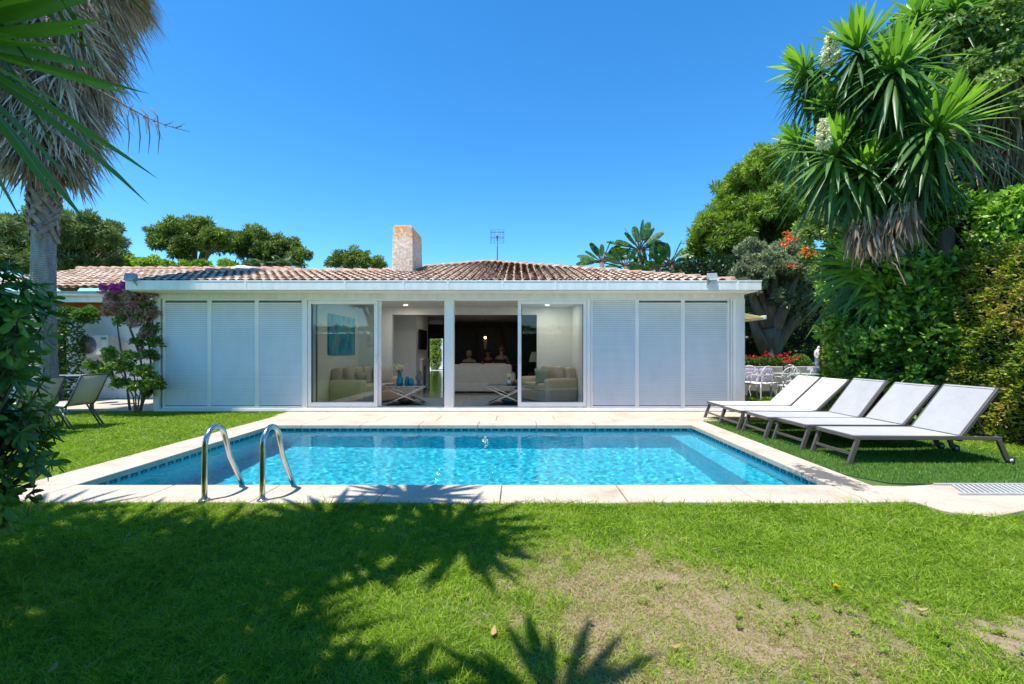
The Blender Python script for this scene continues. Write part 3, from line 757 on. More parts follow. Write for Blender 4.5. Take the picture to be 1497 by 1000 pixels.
# aerial behind the ridge
t = thing('roof_aerial', 'thin television aerial on a pole above the ridge of the tile roof', 'aerial', W(727,380,16.5))
h0 = 1.05
MB().tube([(0,0,-.8),(0,0,h0)], 0.022, 6).build('pole', M['taupe'], t)
a = MB(); a.bar((-.24,0,h0-.25),(.24,0,h0-.25),.015,.015); a.bar((-.24,0,h0-.05),(.24,0,h0-.05),.015,.015)
a.bar((-.24,0,h0-.45),(-.24,0,h0+.05),.012,.012); a.bar((.24,0,h0-.45),(.24,0,h0+.05),.012,.012)
for i in range(7): a.bar((-.24,0,h0-.45+i*.083),(.24,0,h0-.45+i*.083),.006,.006)
for i in range(5): a.bar((-.2+i*.1,0,h0-.45),(-.2+i*.1,0,h0+.05),.006,.006)
a.ball((0,-0.06,h0-.22),(.05,.07,.05),8,6)
a.build('reflector', M['grey_metal'], t)
# floodlights on the gutter
for i, px in enumerate((197, 1038)):
    x = xf(px, EY); s = 1 if i == 0 else -1
    t = thing('floodlight', ['grey floodlight on the roof edge above the bougainvillea','grey floodlight on the roof edge nearest the beige awning'][i], 'floodlight', (x, EY-0.06, ZE1), 0, 'floodlights on the roof edge')
    b = MB(); b.rbox((0,-0.03,0.06),(0.19,0.10,0.13),(math.radians(-20),0,s*0.25)); b.build('housing', mat('lamp_grey', (0.30,0.34,0.36), 0.4) if i == 0 else bpy.data.materials['lamp_grey'], t, bevel=0.012)
    b = MB(); b.rbox((0,-0.088,0.04),(0.15,0.006,0.10),(math.radians(-20),0,s*0.25)); b.build('lens', M['black'] if 0 else mat('lens_glass', (0.45,0.50,0.52), 0.1), t)
    b = MB(); b.bar((s*-.02,0,0.03),(s*0.07,0.045,-0.10),0.05,0.02); b.build('bracket', bpy.data.materials['lamp_grey'], t)
# awning on the side wall
t = thing('awning', 'beige side awning reaching out from the end wall of the villa', 'awning', (XR+0.02, 10.4, 0))
pts = lambda z: z
b = MB(); zA = W(1085,452,10.4).z; 
b.add([(0,0,2.21),(0,2.6,2.21),(0.88,2.6,2.05),(0.88,0,2.05),(0,0,2.19),(0,2.6,2.19),(0.88,2.6,2.03),(0.88,0,2.03)], [(0,1,2,3),(7,6,5,4),(0,3,7,4),(1,5,6,2)])
b.build('canopy', M['awning'], t)
MB().box(0.86,0.93,-0.02,2.62,1.99,2.08).build('front_rail', M['white'], t, bevel=0.015)
MB().bar((0,0.03,1.95),(0.88,0.03,2.02),0.03,0.03).bar((0,2.55,1.95),(0.88,2.55,2.02),0.03,0.03).each('folding_arm', M['white'], t)
MB().add([(0,0.0,2.19),(0.86,0.0,2.03),(0,0.0,1.98)],[(0,1,2)]).build('valance', M['awning'], t)
# rain pipe on the left corner
t = MB().tube([(0,0,2.45),(0,0.02,2.3),(0,0.02,0.05)], 0.04, 10).build('rain_pipe', M['white'], H); t.location = (XL-0.07, 0.05, 0)

# ================================================================== neighbouring wing on the left
NH = thing('neighbouring_house', 'low side building with clay tiles and an orange wall beyond the palm trunk', 'house', (-11, 12, 0))
def nb(name, mb, m, parent=None, **k):
    o = mb.build(name, m, parent or NH, **k)
    if parent is None: o.location = (11,-12,0)
    return o
r_ = tile_roof('roof', [(-14.5+11, 11.45-12, 2.84),(-7.2+11, 11.45-12, 2.84),(-7.2+11, 14.8-12, 3.86),(-14.2+11, 14.8-12, 3.86)], NH, pitch=0.21)
rt = MB(); caps((-14.3+11,2.8,3.88), (-7.2+11,2.8,3.88), 0.11); rt.build('ridge_tiles', bpy.data.materials['ridge_clay'], r_)
nb('eaves_beam', MB().box(-15,-7.9,11.62,11.75,2.52,2.80), M['white'])
nb('soffit', MB().box(-15,-7.9,11.75,12.4,2.74,2.79), M['white'])
nb('gutter', MB().tube([(-15,11.55,2.70),(-9.0,11.55,2.70)], 0.05, 8), M['white'])
nb('orange_wall', MB().box(-15,-7.9,12.35,12.5,1.9,2.73), M['orange_wall'])
nb('wall', MB().box(-15,-7.65,12.2,12.34,0,2.2), M['render'])
pb = MB(); pb.bar((-10.35,11.7,2.6),(-10.35,12.3,2.1),.09,.09); pb.bar((-12.2,11.7,2.6),(-12.2,12.3,2.1),.09,.09)
for q_ in pb.each('bracket', M['bark'], NH): q_.location = (11,-12,0)
nb('vent_cowl', MB().lathe([(0.28,3.78),(0.34,3.84),(0.34,3.92),(0.2,3.98),(0.02,4.0)],(-8.8,14.6,0),16), M['render'])
nb('downpipe', MB().tube([(-9.75,12.14,2.5),(-9.75,12.14,0.1)],0.04,8), M['white'])
struct('side_path', MB().box(-12.5,-7.66,9.75,12.2,-0.04,-0.01), M['coping'])
# air conditioner
t = thing('air_conditioner', 'white outdoor air conditioning unit on the wall behind the bougainvillea', 'air conditioner', (-10.95,11.85,1.16))
MB().box(-.42,.42,-.16,.16,0,.52).build('casing', mat('ac_white', (0.66,0.66,0.62), 0.5), t, bevel=0.02)
b = MB()
for i in range(7): 
    rr = 0.03+i*0.031; b.tube([(-0.1+rr*math.cos(a*PI/12), -0.175, 0.26+rr*math.sin(a*PI/12)) for a in range(25)], 0.004, 5, False)
for i in range(16): a = i*PI/8; b.bar((-0.1,-.172,.26),(-0.1+.22*math.cos(a),-.172,.26+.22*math.sin(a)),.005,.005)
b.build('fan_grille', mat('ac_grille', (0.45,0.45,0.42), 0.5), t)
MB().lathe([(0.225,0),(0.225,0.004)],(0,0,0),24).build('fan_opening', M['rubber'], t, loc=(-0.1,-.162,.26)).rotation_euler = (PI/2,0,0)
MB().box(.24,.38,-.166,-.160,.40,.46).build('label_plate', mat('ac_green', (0.05,0.30,0.22), 0.5), t)
MB().box(-.32,-.26,0,.34,-.06,0).box(.26,.32,0,.34,-.06,0).each('bracket', M['white'], t)
# ================================================================== pool ladder: two bent handrails
M['sling'] = mat('sling_fabric', (0.43,0.425,0.42), 0.7, var=0.05, scale=5, bump=0.5, bscale=7)
M['sling_white'] = mat('sling_fabric_white', (0.72,0.71,0.69), 0.7, var=0.03, scale=5, bump=0.5, bscale=7)
def arch(): 
    p = [(0,0,-0.02),(0,0,0.20),(0,0.005,0.40)]
    r = 0.135; cy = 0.14; cz = 0.455
    for i in range(13):
        a = PI - i*(PI-0.30)/12
        p.append((0, cy+r*math.cos(a), cz+r*math.sin(a)*1.12))
    p += [(0,0.34,0.30),(0,0.46,0.10),(0,0.56,-0.06),(0,0.60,-0.20),(0,0.60,-0.95)]
    return p
lad = thing('pool_ladder', 'stainless steel pool ladder with two arched handrails at the front edge of the pool', 'pool ladder', (-2.41,3.855,0))
for x in (-.245,.245):
    h = MB().tube([(x,a,c) for _,a,c in arch()], 0.0225, 14).build('handrail', M['steel'], lad)
    MB().lathe([(0.045,0),(0.045,0.008),(0.03,0.016)],(x,0,0.004),16).build('floor_flange', M['steel'], h)
for z in (-.35,-.60,-.85):
    MB().rbox((0,0.60,z),(.49,.08,.03)).build('tread', M['white'], lad, bevel=.006)
# pool lights
for i, px in enumerate((600, 805)):
    x = (px-757)*7.8/FP
    t = thing('pool_light', ['white round pool light under water below the open doors','white round pool light under water below the closed right hand door'][i], 'pool light', (x, PY1-0.002, -0.42), 0, 'pool lights in the far pool wall')
    q = MB().lathe([(0.15,0),(0.15,0.02),(0.12,0.04)],(0,0,0),24).build('rim', M['white'], t); q.rotation_euler = (PI/2,0,0)
    q = MB().lathe([(0.11,0.035),(0.09,0.05),(0.01,0.055)],(0,0,0),24).build('lens', M['white_alu'], t); q.rotation_euler = (PI/2,0,0)

# ================================================================== sun loungers
def lounger(label, loc, rz, hinge, ang, blen, cloth, H0=0.30, w=0.64, L=1.66):
    """x runs from foot to head, y across (0 near side)"""
    t = thing('sun_lounger', label, 'sun lounger', loc, rz, 'sun loungers in a row on the artificial turf')
    fr = MB()
    for y in (0.0, w): 
        fr.bar((0.0,y,H0),(hinge+0.06,y,H0),0.03,0.045); fr.bar((hinge+0.06,y,H0-.002),(L,y,H0-.01),0.03,0.04)
    fr.bar((0.0,0,H0),(0.0,w,H0),0.03,0.04); fr.bar((L,0,H0-.01),(L,w,H0-.01),0.03,0.04); fr.bar((hinge+.02,0,H0-.03),(hinge+.02,w,H0-.03),0.025,0.03)
    fr.build('frame', M['taupe'], t, bevel=.004)
    for y in (0.0, w):
        MB().bar((0.04,y,H0-.02),(-0.06,y,0.0),0.034,0.05,up=(1,0,0)).build('leg', M['taupe'], t, bevel=.004)
        lg = MB().bar((L-0.03,y,H0-.02),(L+0.07,y,0.05),0.034,0.05,up=(1,0,0)).build('leg', M['taupe'], t, bevel=.004)
        s = -1 if y == 0 else 1
        q = MB().lathe([(0.015,-.016),(0.042,-.016),(0.046,-.008),(0.046,.008),(0.042,.016),(0.015,.016)],(0,0,0),18).build('wheel', M['rubber'], lg)
        q.rotation_euler = (PI/2,0,0); q.location = (L+0.105,y-s*0.0,0.046)
        q2 = MB().lathe([(0.022,-.019),(0.022,.019)],(0,0,0),12).build('wheel', M['sling_white'], lg); q2.rotation_euler = (PI/2,0,0); q2.location = (L+0.105,y,0.046)
    MB().bar((-0.022,0,0.115),(-0.022,w,0.115),0.02,0.03).build('foot_brace', M['taupe'], t)
    s = MB(); n = 12                       # seat sling, sags a little
    def sheet(P0, P1, sag, nv=10):
        vs = []; fs = []; nu = 8
        for i in range(nv+1):
            for j in range(nu+1):
                a = i/nv; c = j/nu; p = Vector(P0).lerp(Vector(P1), a); p.y = 0.015+(w-.03)*c
                q = sag*math.sin(PI*a)*math.sin(PI*c); p = p + nn*(-q); vs.append(p)
        for i in range(nv):
            for j in range(nu): k = i*(nu+1)+j; fs.append((k,k+1,k+nu+2,k+nu+1))
        m_ = len(vs); vs2 = [v - nn*0.004 for v in vs]
        s.add(vs+vs2, fs+[tuple(q+m_ for q in reversed(f)) for f in fs], True)
    nn = Vector((0,0,1)); sheet((0.0,0,H0+0.026),(hinge,0,H0+0.020),0.018)
    s.build('seat', cloth, t)
    ca, sa = math.cos(ang), math.sin(ang); s = MB(); nn = Vector((-sa,0,ca))
    B0 = Vector((hinge+0.01,0,H0+0.012)); B1 = B0+Vector((ca,0,sa))*blen
    sheet(B0+nn*0.02, B1+nn*0.02, 0.012)
    bk = s.build('backrest', cloth, t)
    f2 = MB()
    for y in (0.0, w): f2.bar(B0+Vector((0,y,0)), B1+Vector((0,y,0)), 0.028, 0.036)
    f2.bar(B1+Vector((0,-.014,0)), B1+Vector((0,w+.014,0)), 0.03, 0.036)
    f2.build('backrest_frame', M['taupe'], bk, bevel=.004)
    hm = MB(); e0 = B0+nn*.024; e1 = B1+nn*.024
    for q in (.985, .02): p_ = e0.lerp(e1,q); hm.bar(p_+Vector((0,.02,0)), p_+Vector((0,w-.02,0)), .018, .003, up=nn)
    hm.each('hem', cloth, bk)
    for y in (0.06, w-0.06):
        MB().bar(B0+Vector((ca,0,sa))*blen*0.5+Vector((0,y,-.02)), (min(L-.1,hinge+0.34+.1),y,H0-0.02), 0.018, 0.02).build('prop', M['taupe'], bk)
    return t
labs = ['light grey sun lounger nearest the camera at the end of the row','light grey sun lounger directly behind the nearest one','light grey sun lounger in the middle of the row','bright white sun lounger second from the house wall','bright white sun lounger nearest the house wall, farthest in the row']
lounger(labs[0], (3.80,5.14,-.012), 0.0, 1.20, math.radians(52), .68, M['sling'])
lounger(labs[1], (3.74,5.90,-.012), 0.012, 1.27, math.radians(49), .67, M['sling'])
lounger(labs[2], (3.62,6.57,-.012), -0.01, 1.29, math.radians(53), .66, M['sling'])
lounger(labs[3], (3.58,7.30,-.012), 0.0, 1.20, math.radians(43), .72, M['sling_white'])
lounger(labs[4], (3.62,8.03,-.012), 0.0, 1.19, math.radians(43), .72, M['sling_white'])

# ================================================================== patio table and chairs on the left
M['sling_tan'] = mat('sling_fabric_tan', (0.50,0.45,0.38), 0.7, var=0.03, scale=50, bump=0.15, bscale=400)
def patio_chair(label, loc, rz):
    """faces +x, back leans to -x"""
    t = thing('patio_chair', label, 'chair', loc, rz, 'sling chairs around the garden table')
    w = 0.56; m_ = M['grey_metal']
    for y in (-w/2, w/2):
        MB().tube([(-0.30,y,0.0),(-0.05,y,0.40),(0.0,y,0.62),(0.08,y,.645),(0.30,y,0.63),(.32,y,.60)],.013,8).build('armrest', m_, t)
        MB().tube([(0.36,y,0.0),(0.25,y,0.42)],.014,8).build('leg', m_, t)
        MB().tube([(-0.36,y,0.0),(-0.12,y,0.36)],.014,8).build('leg', m_, t)
    fr = MB()
    for y in (-w/2+.02, w/2-.02): fr.tube([(0.27,y,0.43),(0.0,y,0.40),(-0.18,y,0.38),(-0.24,y,0.45),(-0.44,y,0.90)],.015,8)
    fr.tube([(-0.44,-w/2+.02,0.90),(-0.44,w/2-.02,0.90)],.014,8); fr.tube([(0.27,-w/2+.02,0.43),(0.27,w/2-.02,0.43)],.014,8)
    fr.build('frame', m_, t)
    def pan(pts, nm):
        vs = []; 
        for x, z in pts: vs += [(x,-w/2+.03,z),(x,w/2-.03,z)]
        o = MB().add(vs, [(2*i,2*i+1,2*i+3,2*i+2) for i in range(len(pts)-1)], True).build(nm, M['sling_tan'], t)
        s = o.modifiers.new('t','SOLIDIFY'); s.thickness = .004
    pan([(0.27,.438),(0.1,.41),(-0.1,.395),(-.18,.39)], 'seat'); pan([(-.18,.39),(-.235,.45),(-.30,.585),(-.44,.895)], 'backrest')
    return t
patio_chair('tan sling garden chair nearest the leafy shrub, in front of the table', (-7.56,6.90,-.03), math.radians(178))
patio_chair('tan sling garden chair standing farther from the shrub, beside the climbing rose', (-7.56,7.64,-.03), math.radians(183))
t = thing('garden_table', 'grey metal garden table with a pale glass top behind the tan sling chairs', 'table', (-9.9,9.4,-.03), math.radians(8))
MB().box(-.75,.75,-.45,.45,.765,.785).build('tabletop', mat('frosted_glass', (0.62,0.68,0.70), 0.15), t, bevel=.008)
MB().box(-.76,.76,-.46,-.42,.73,.763).box(-.76,.76,.42,.46,.73,.763).box(-.76,-.72,-.42,.42,.73,.763).box(.72,.76,-.42,.42,.73,.763).each('table_frame', M['grey_metal'], t)
for x in (-.7,.7):
    for y in (-.4,.4): MB().box(x-.025,x+.025,y-.025,y+.025,0,.73).build('leg', M['grey_metal'], t)

# ================================================================== living room seen through the doors
M['sofa'] = mat('sofa_linen', (0.64,0.50,0.37), 0.9, var=0.06, scale=7, bump=0.3, bscale=18)
M['sofa_pale'] = mat('sofa_pale', (0.76,0.69,0.59), 0.9, var=0.05, scale=7, bump=0.3, bscale=18)
M['pillow'] = mat('pillow_cloth', (0.46,0.40,0.31), 0.9, var=0.06)
def sofa(label, loc, rz, w=1.8, m_=None, d=0.92, bh=0.86):
    """faces -y"""
    m_ = m_ or M['sofa']
    t = thing('sofa', label, 'sofa', loc, rz, 'sofas in the living room'); kw = dict(bevel=.05, segs=4)
    MB().box(-w/2+.12,w/2-.12,-d/2+.03,d/2,.05,.30).build('base', m_, t, bevel=.02, segs=3)
    for s in (-1,1): MB().rbox((s*(w/2-.12),0,.32),(.25,d,.56)).build('armrest', m_, t, bevel=.09, segs=5)
    MB().rbox((0,d/2-.12,.48),(w-.2,.24,.74),(-.08,0,0)).build('backrest', m_, t, bevel=.07, segs=4)
    n = 2
    for i in range(n):
        ww = (w-.5)/n; x = -(w-.5)/2+ww*(i+.5)
        MB().rbox((x,-.08,.38),(ww-.01,d-.28,.17)).build('seat_cushion', m_, t, bevel=.05, segs=4)
        MB().rbox((x,d/2-.29,.66),(ww-.01,.20,.44),(-.16,0,0)).build('back_cushion', m_, t, bevel=.08, segs=4)
    return t
sofa('tan linen sofa against the painted wall behind the left glass door', (-3.62,10.95,.02), math.radians(72), 1.65)
sofa('pale sofa seen from behind, its back towards the garden', (-1.05,13.9,.02), math.radians(180), 1.95, M['sofa_pale'])
sofa('tan linen sofa behind the right glass door', (0.72,11.35,.02), math.radians(-58), 1.4)
def pillow(label, loc, rot, s=.42, m_=None):
    b = MB(); n = 8; vs = []; fs = []
    for k in (1,-1):
        o = len(vs)
        for i in range(n+1):
            for j in range(n+1):
                u, v = i/n*2-1, j/n*2-1; h = k*.085*(max(0,(1-u**4)*(1-v**4)))**.6
                q = 1-.10*(1-abs(u))*abs(v)-.10*(1-abs(v))*abs(u)
                vs.append((u*s/2*q, h, v*s/2*q))
        for i in range(n):
            for j in range(n): a = o+i*(n+1)+j; f = (a,a+1,a+n+2,a+n+1); fs.append(f if k < 0 else f[::-1])
    o = b.add(vs, fs, True).build('pillow', m_ or M['pillow']); o.location = loc; o.rotation_euler = rot
    return tag(o, label, 'cushion')
pillow('tan cushion lying in the corner of the sofa under the blue painting', (-3.72,10.75,.60), (.35,0,.9), .36)
pillow('larger tan cushion propped against the sofa back beside the door frame', (-3.35,11.3,.66), (-.3,0,.6), .48)
pillow('green beige cushion on the sofa behind the right glass door', (.62,11.1,.64), (-.25,0,.2), .42, mat('pillow_green', (.36,.37,.25), .9))
# painting: plain blue abstract stand-in
def painting():
    m, nt, out = new_mat('blue_canvas')
    v = coords(nt, (1,1.5,1.0)); n1 = N(nt,'ShaderNodeTexNoise'); n1.inputs['Scale'].default_value = 2.2; n1.inputs['Detail'].default_value = 6
    nt.links.new(v, n1.inputs['Vector'])
    r = ramp(nt, [(.30,(.01,.10,.19)),(.45,(.01,.26,.42)),(.58,(.04,.38,.52)),(.66,(.25,.28,.20)),(.72,(.03,.33,.48))], n1.outputs['Fac'])
    p = N(nt,'ShaderNodeBsdfPrincipled'); nt.links.new(r.outputs['Color'], p.inputs['Base Color']); nt.links.new(p.outputs['BSDF'], out.inputs['Surface']); return m
o = MB().box(0,.04,0,1.62,0,.93).build('painting', painting(), bevel=.004); o.location = (-4.275,10.22,1.18); tag(o, 'large abstract painting in turquoise and dark blue on the side wall', 'painting')
o = MB().box(0,.30,0,.03,0,.24).build('picture_frame', M['inner_wall'], bevel=.004); o.location = (-3.98,IY-.035,1.42); tag(o, 'small pale framed picture beside the opening to the hall', 'picture')
t = thing('television', 'flat black television on the wall above the fireplace', 'television', (-3.01,14.3,1.62))
MB().box(0,.05,-.53,.53,-.31,.31).build('casing', M['black'], t, bevel=.006); MB().box(.051,.054,-.51,.51,-.29,.29).build('screen', M['black'], t)
# coffee tables on crossed metal legs
def coffee_table(label, loc, rz, w=.95, d=.62):
    t = thing('coffee_table', label, 'coffee table', loc, rz, 'glass coffee tables with crossed legs')
    MB().box(-w/2,w/2,-d/2,d/2,.43,.442).build('tabletop', M['glass'], t)
    MB().box(-w/2-.01,w/2+.01,-d/2-.012,-d/2-.001,.425,.447).box(-w/2-.01,w/2+.01,d/2+.001,d/2+.012,.425,.447).each('rim', M['steel'], t)
    for y in (-d/2+.03, d/2-.03):
        l = MB().bar((-w/2,y,.425),(w/2,y,0.0),.025,.025,up=(0,1,0)).build('leg', M['steel'], t)
        l = MB().bar((w/2,y+.027,.425),(-w/2,y+.027,0.0),.025,.025,up=(0,1,0)).build('leg', M['steel'], t)
    MB().box(-w/2+.05,w/2-.05,-d/2+.06,d/2-.06,.02,.032).build('shelf', M['dark_wood'], t)
    return t
coffee_table('glass coffee table with the turquoise vases on it', (-2.62,10.6,.03), math.radians(8))
coffee_table('glass coffee table in front of the pale sofa back', (-.25,10.6,.03), math.radians(-3))
M['rug'] = mat('rug_blue_grey', (.34,.42,.47), .95, var=.06, scale=20)
o = MB().box(-3.7,-1.72,10.0,12.0,.021,.03).build('rug', M['rug']); tag(o, 'blue grey rug under the coffee table with the vases', 'rug')
o = MB().box(-1.3,1.1,10.0,12.0,.021,.03).build('rug', M['rug']); tag(o, 'blue grey rug under the coffee table by the right door', 'rug')
M['turq'] = mat('turquoise_glass', (.01,.28,.36), .12, var=.1)
for dx, dy, h, r, l in ((-.12,0,.24,.075,'tall turquoise glass vase holding white flowers'),(.04,.05,.20,.055,'slim turquoise glass vase in the middle of the table'),(.15,-.02,.17,.06,'small round turquoise glass vase nearest the grey urn')):
    o = MB().lathe([(r*.8,0),(r,.03),(r,h*.6),(r*.6,h*.85),(r*.7,h)],(0,0,0),16).build('vase', M['turq']); o.location = (-2.62+dx,10.55+dy,.474); tag(o, l, 'vase')
t = MB().lathe([(.06,0),(.03,.03),(.03,.06),(.085,.14),(.09,.2),(.05,.25),(.045,.28),(.06,.30),(.02,.34),(.001,.37)],(0,0,0),16).build('urn', mat('urn_grey',(.20,.19,.18),.6)); t.location = (-2.30,10.62,.474); tag(t, 'grey lidded urn on the glass coffee table', 'urn')
def bouquet(label, loc, r, n, cols, zr=1.0):
    t = thing('flowers', label, 'flowers', loc)
    st = MB(); 
    P = [(random.gauss(0,r*.5), random.gauss(0,r*.5), r*zr*(.7+random.random()*.7)) for _ in range(n)]
    for p in P: st.tube([(0,0,-.12),(p[0]*.4,p[1]*.4,p[2]*.4),p], .0025, 4)
    st.build('stems', M['leafy'] , t)
    A = np.repeat(np.array(P), 14, axis=0); A += rs.normal(size=A.shape)*.008
    leaf_obj('blooms', cloud(A, np.tile(np.array([[0,0,1.]]),(len(A),1)), .03, .018, spread=1.2), cols, t)
M['leafy'] = mat('stem_green', (.05,.12,.03), .7)
M['petal_white'] = leafmat('white_petals', [(0,(.62,.58,.42)),(.5,(.80,.76,.62)),(1,(.86,.83,.74))], trans=.3)
M['petal_red'] = leafmat('red_petals', [(0,(.45,.01,.02)),(.5,(.65,.02,.03)),(1,(.8,.08,.10))], trans=.3)
M['petal_orange'] = leafmat('orange_petals', [(0,(.65,.10,.02)),(.5,(.85,.20,.04)),(1,(.9,.32,.08))], trans=.3)
bouquet('spray of small white flowers in the tall turquoise vase', (-2.74,10.55,.72), .17, 26, M['petal_white'])
bouquet('white orchid blooms in the silver pot on the right coffee table', (-.20,10.5,.58), .10, 8, M['petal_white'], 1.3)
o = MB().lathe([(.05,0),(.06,.02),(.06,.12),(.055,.13)],(0,0,0),16).build('flower_pot', M['steel']); o.location = (-.20,10.5,.474); tag(o, 'silver pot with a white orchid on the right coffee table', 'pot')
o = MB().lathe([(.04,0),(.07,.03),(.07,.09),(.05,.11)],(0,0,0),16).build('bowl', mat('copper_bowl',(.35,.15,.07),.35,.6)); o.location = (-.06,10.6,.474); tag(o, 'copper coloured bowl beside the orchid pot', 'bowl')
o = MB().lathe([(.10,0),(.20,.05),(.22,.12),(.20,.13)],(0,0,0),18).build('bowl', mat('green_bowl',(.05,.22,.16),.35)); o.location = (-.2,10.6,.064); tag(o, 'green bowl on the lower shelf of the right coffee table', 'bowl')
o = MB().lathe([(.12,0),(.2,.05),(.22,.10),(.20,.11)],(0,0,0),18).build('basket', M['bark']); o.location = (-2.6,10.6,.064); tag(o, 'shallow brown basket on the lower shelf under the vases', 'basket')
# table lamp
t = thing('side_table', 'dark side table carrying a lamp beyond the right glass door', 'table', (.55,13.3,.02))
MB().lathe([(.25,.56),(.25,.60)],(0,0,0),20).build('tabletop', M['dark_wood'], t); MB().lathe([(.16,0),(.03,.04),(.03,.56)],(0,0,0),14).build('leg', M['dark_wood'], t)
t = thing('table_lamp', 'table lamp with a cream shade on the dark side table', 'lamp', (.55,13.3,.62))
MB().lathe([(.08,0),(.09,.02),(.05,.10),(.07,.2),(.02,.3),(.015,.36)],(0,0,0),16).build('lamp_base', M['dark_wood'], t)
MB().lathe([(.23,.33),(.15,.62)],(0,0,0),24).build('lamp_shade', mat('lamp_shade', (.72,.63,.46), .9), t)
# hanging lantern, lit
t = thing('pendant_lamp', 'hanging crystal lamp with one warm glowing bulb behind the pale sofa', 'lamp', (-1.16,16.2,1.74))
MB().ball((0,0,0),.045,12,8).build('bulb', emat('bulb_glow', (1,.55,.25), 5.0), t)
MB().tube([(0,0,.06),(0,0,.68)],.008,6).build('cord', M['black'], t)
b = MB()
for i in range(16):
    a = i*2.4; b.lathe([(.001,0),(.016,.02),(.001,.05)],(.05*math.cos(a)*(1-i/30),.05*math.sin(a),-.12-.02*i),6)
b.build('crystals', M['white_alu'], t)

# ================================================================== people sitting at the table beyond the sofa
M['skin'] = mat('skin', (.50,.30,.21), .55, var=.05)
M['table_wood'] = M['dark_wood']
t = thing('dining_table', 'dark dining table with people seated around it behind the pale sofa', 'table', (-1.05,16.0,.02))
MB().box(-1.1,1.1,-.45,.45,.71,.75).build('tabletop', M['dark_wood'], t, bevel=.01)
for x in (-1,1):
    for y in (-.38,.38): MB().box(x-.035,x+.035,y-.035,y+.035,0,.71).build('leg', M['dark_wood'], t)
def skinned(name, joints, edges, radii, m_, parent, sub=2):
    me = bpy.data.meshes.new(name); me.from_pydata(joints, edges, []); me.update(); me.materials.append(m_)
    o = link(bpy.data.objects.new(name, me), parent)
    sk = o.modifiers.new('skin','SKIN'); 
    if not me.skin_vertices: 
        bpy.context.view_layer.objects.active = o
    lay = me.skin_vertices[0].data if me.skin_vertices else None
    if lay:
        for i, r in enumerate(radii): lay[i].radius = r if hasattr(r,'__len__') else (r, r); lay[i].use_root = (i == 0)
    s = o.modifiers.new('s','SUBSURF'); s.levels = sub; s.render_levels = sub; sk.use_smooth_shade = True
    return o
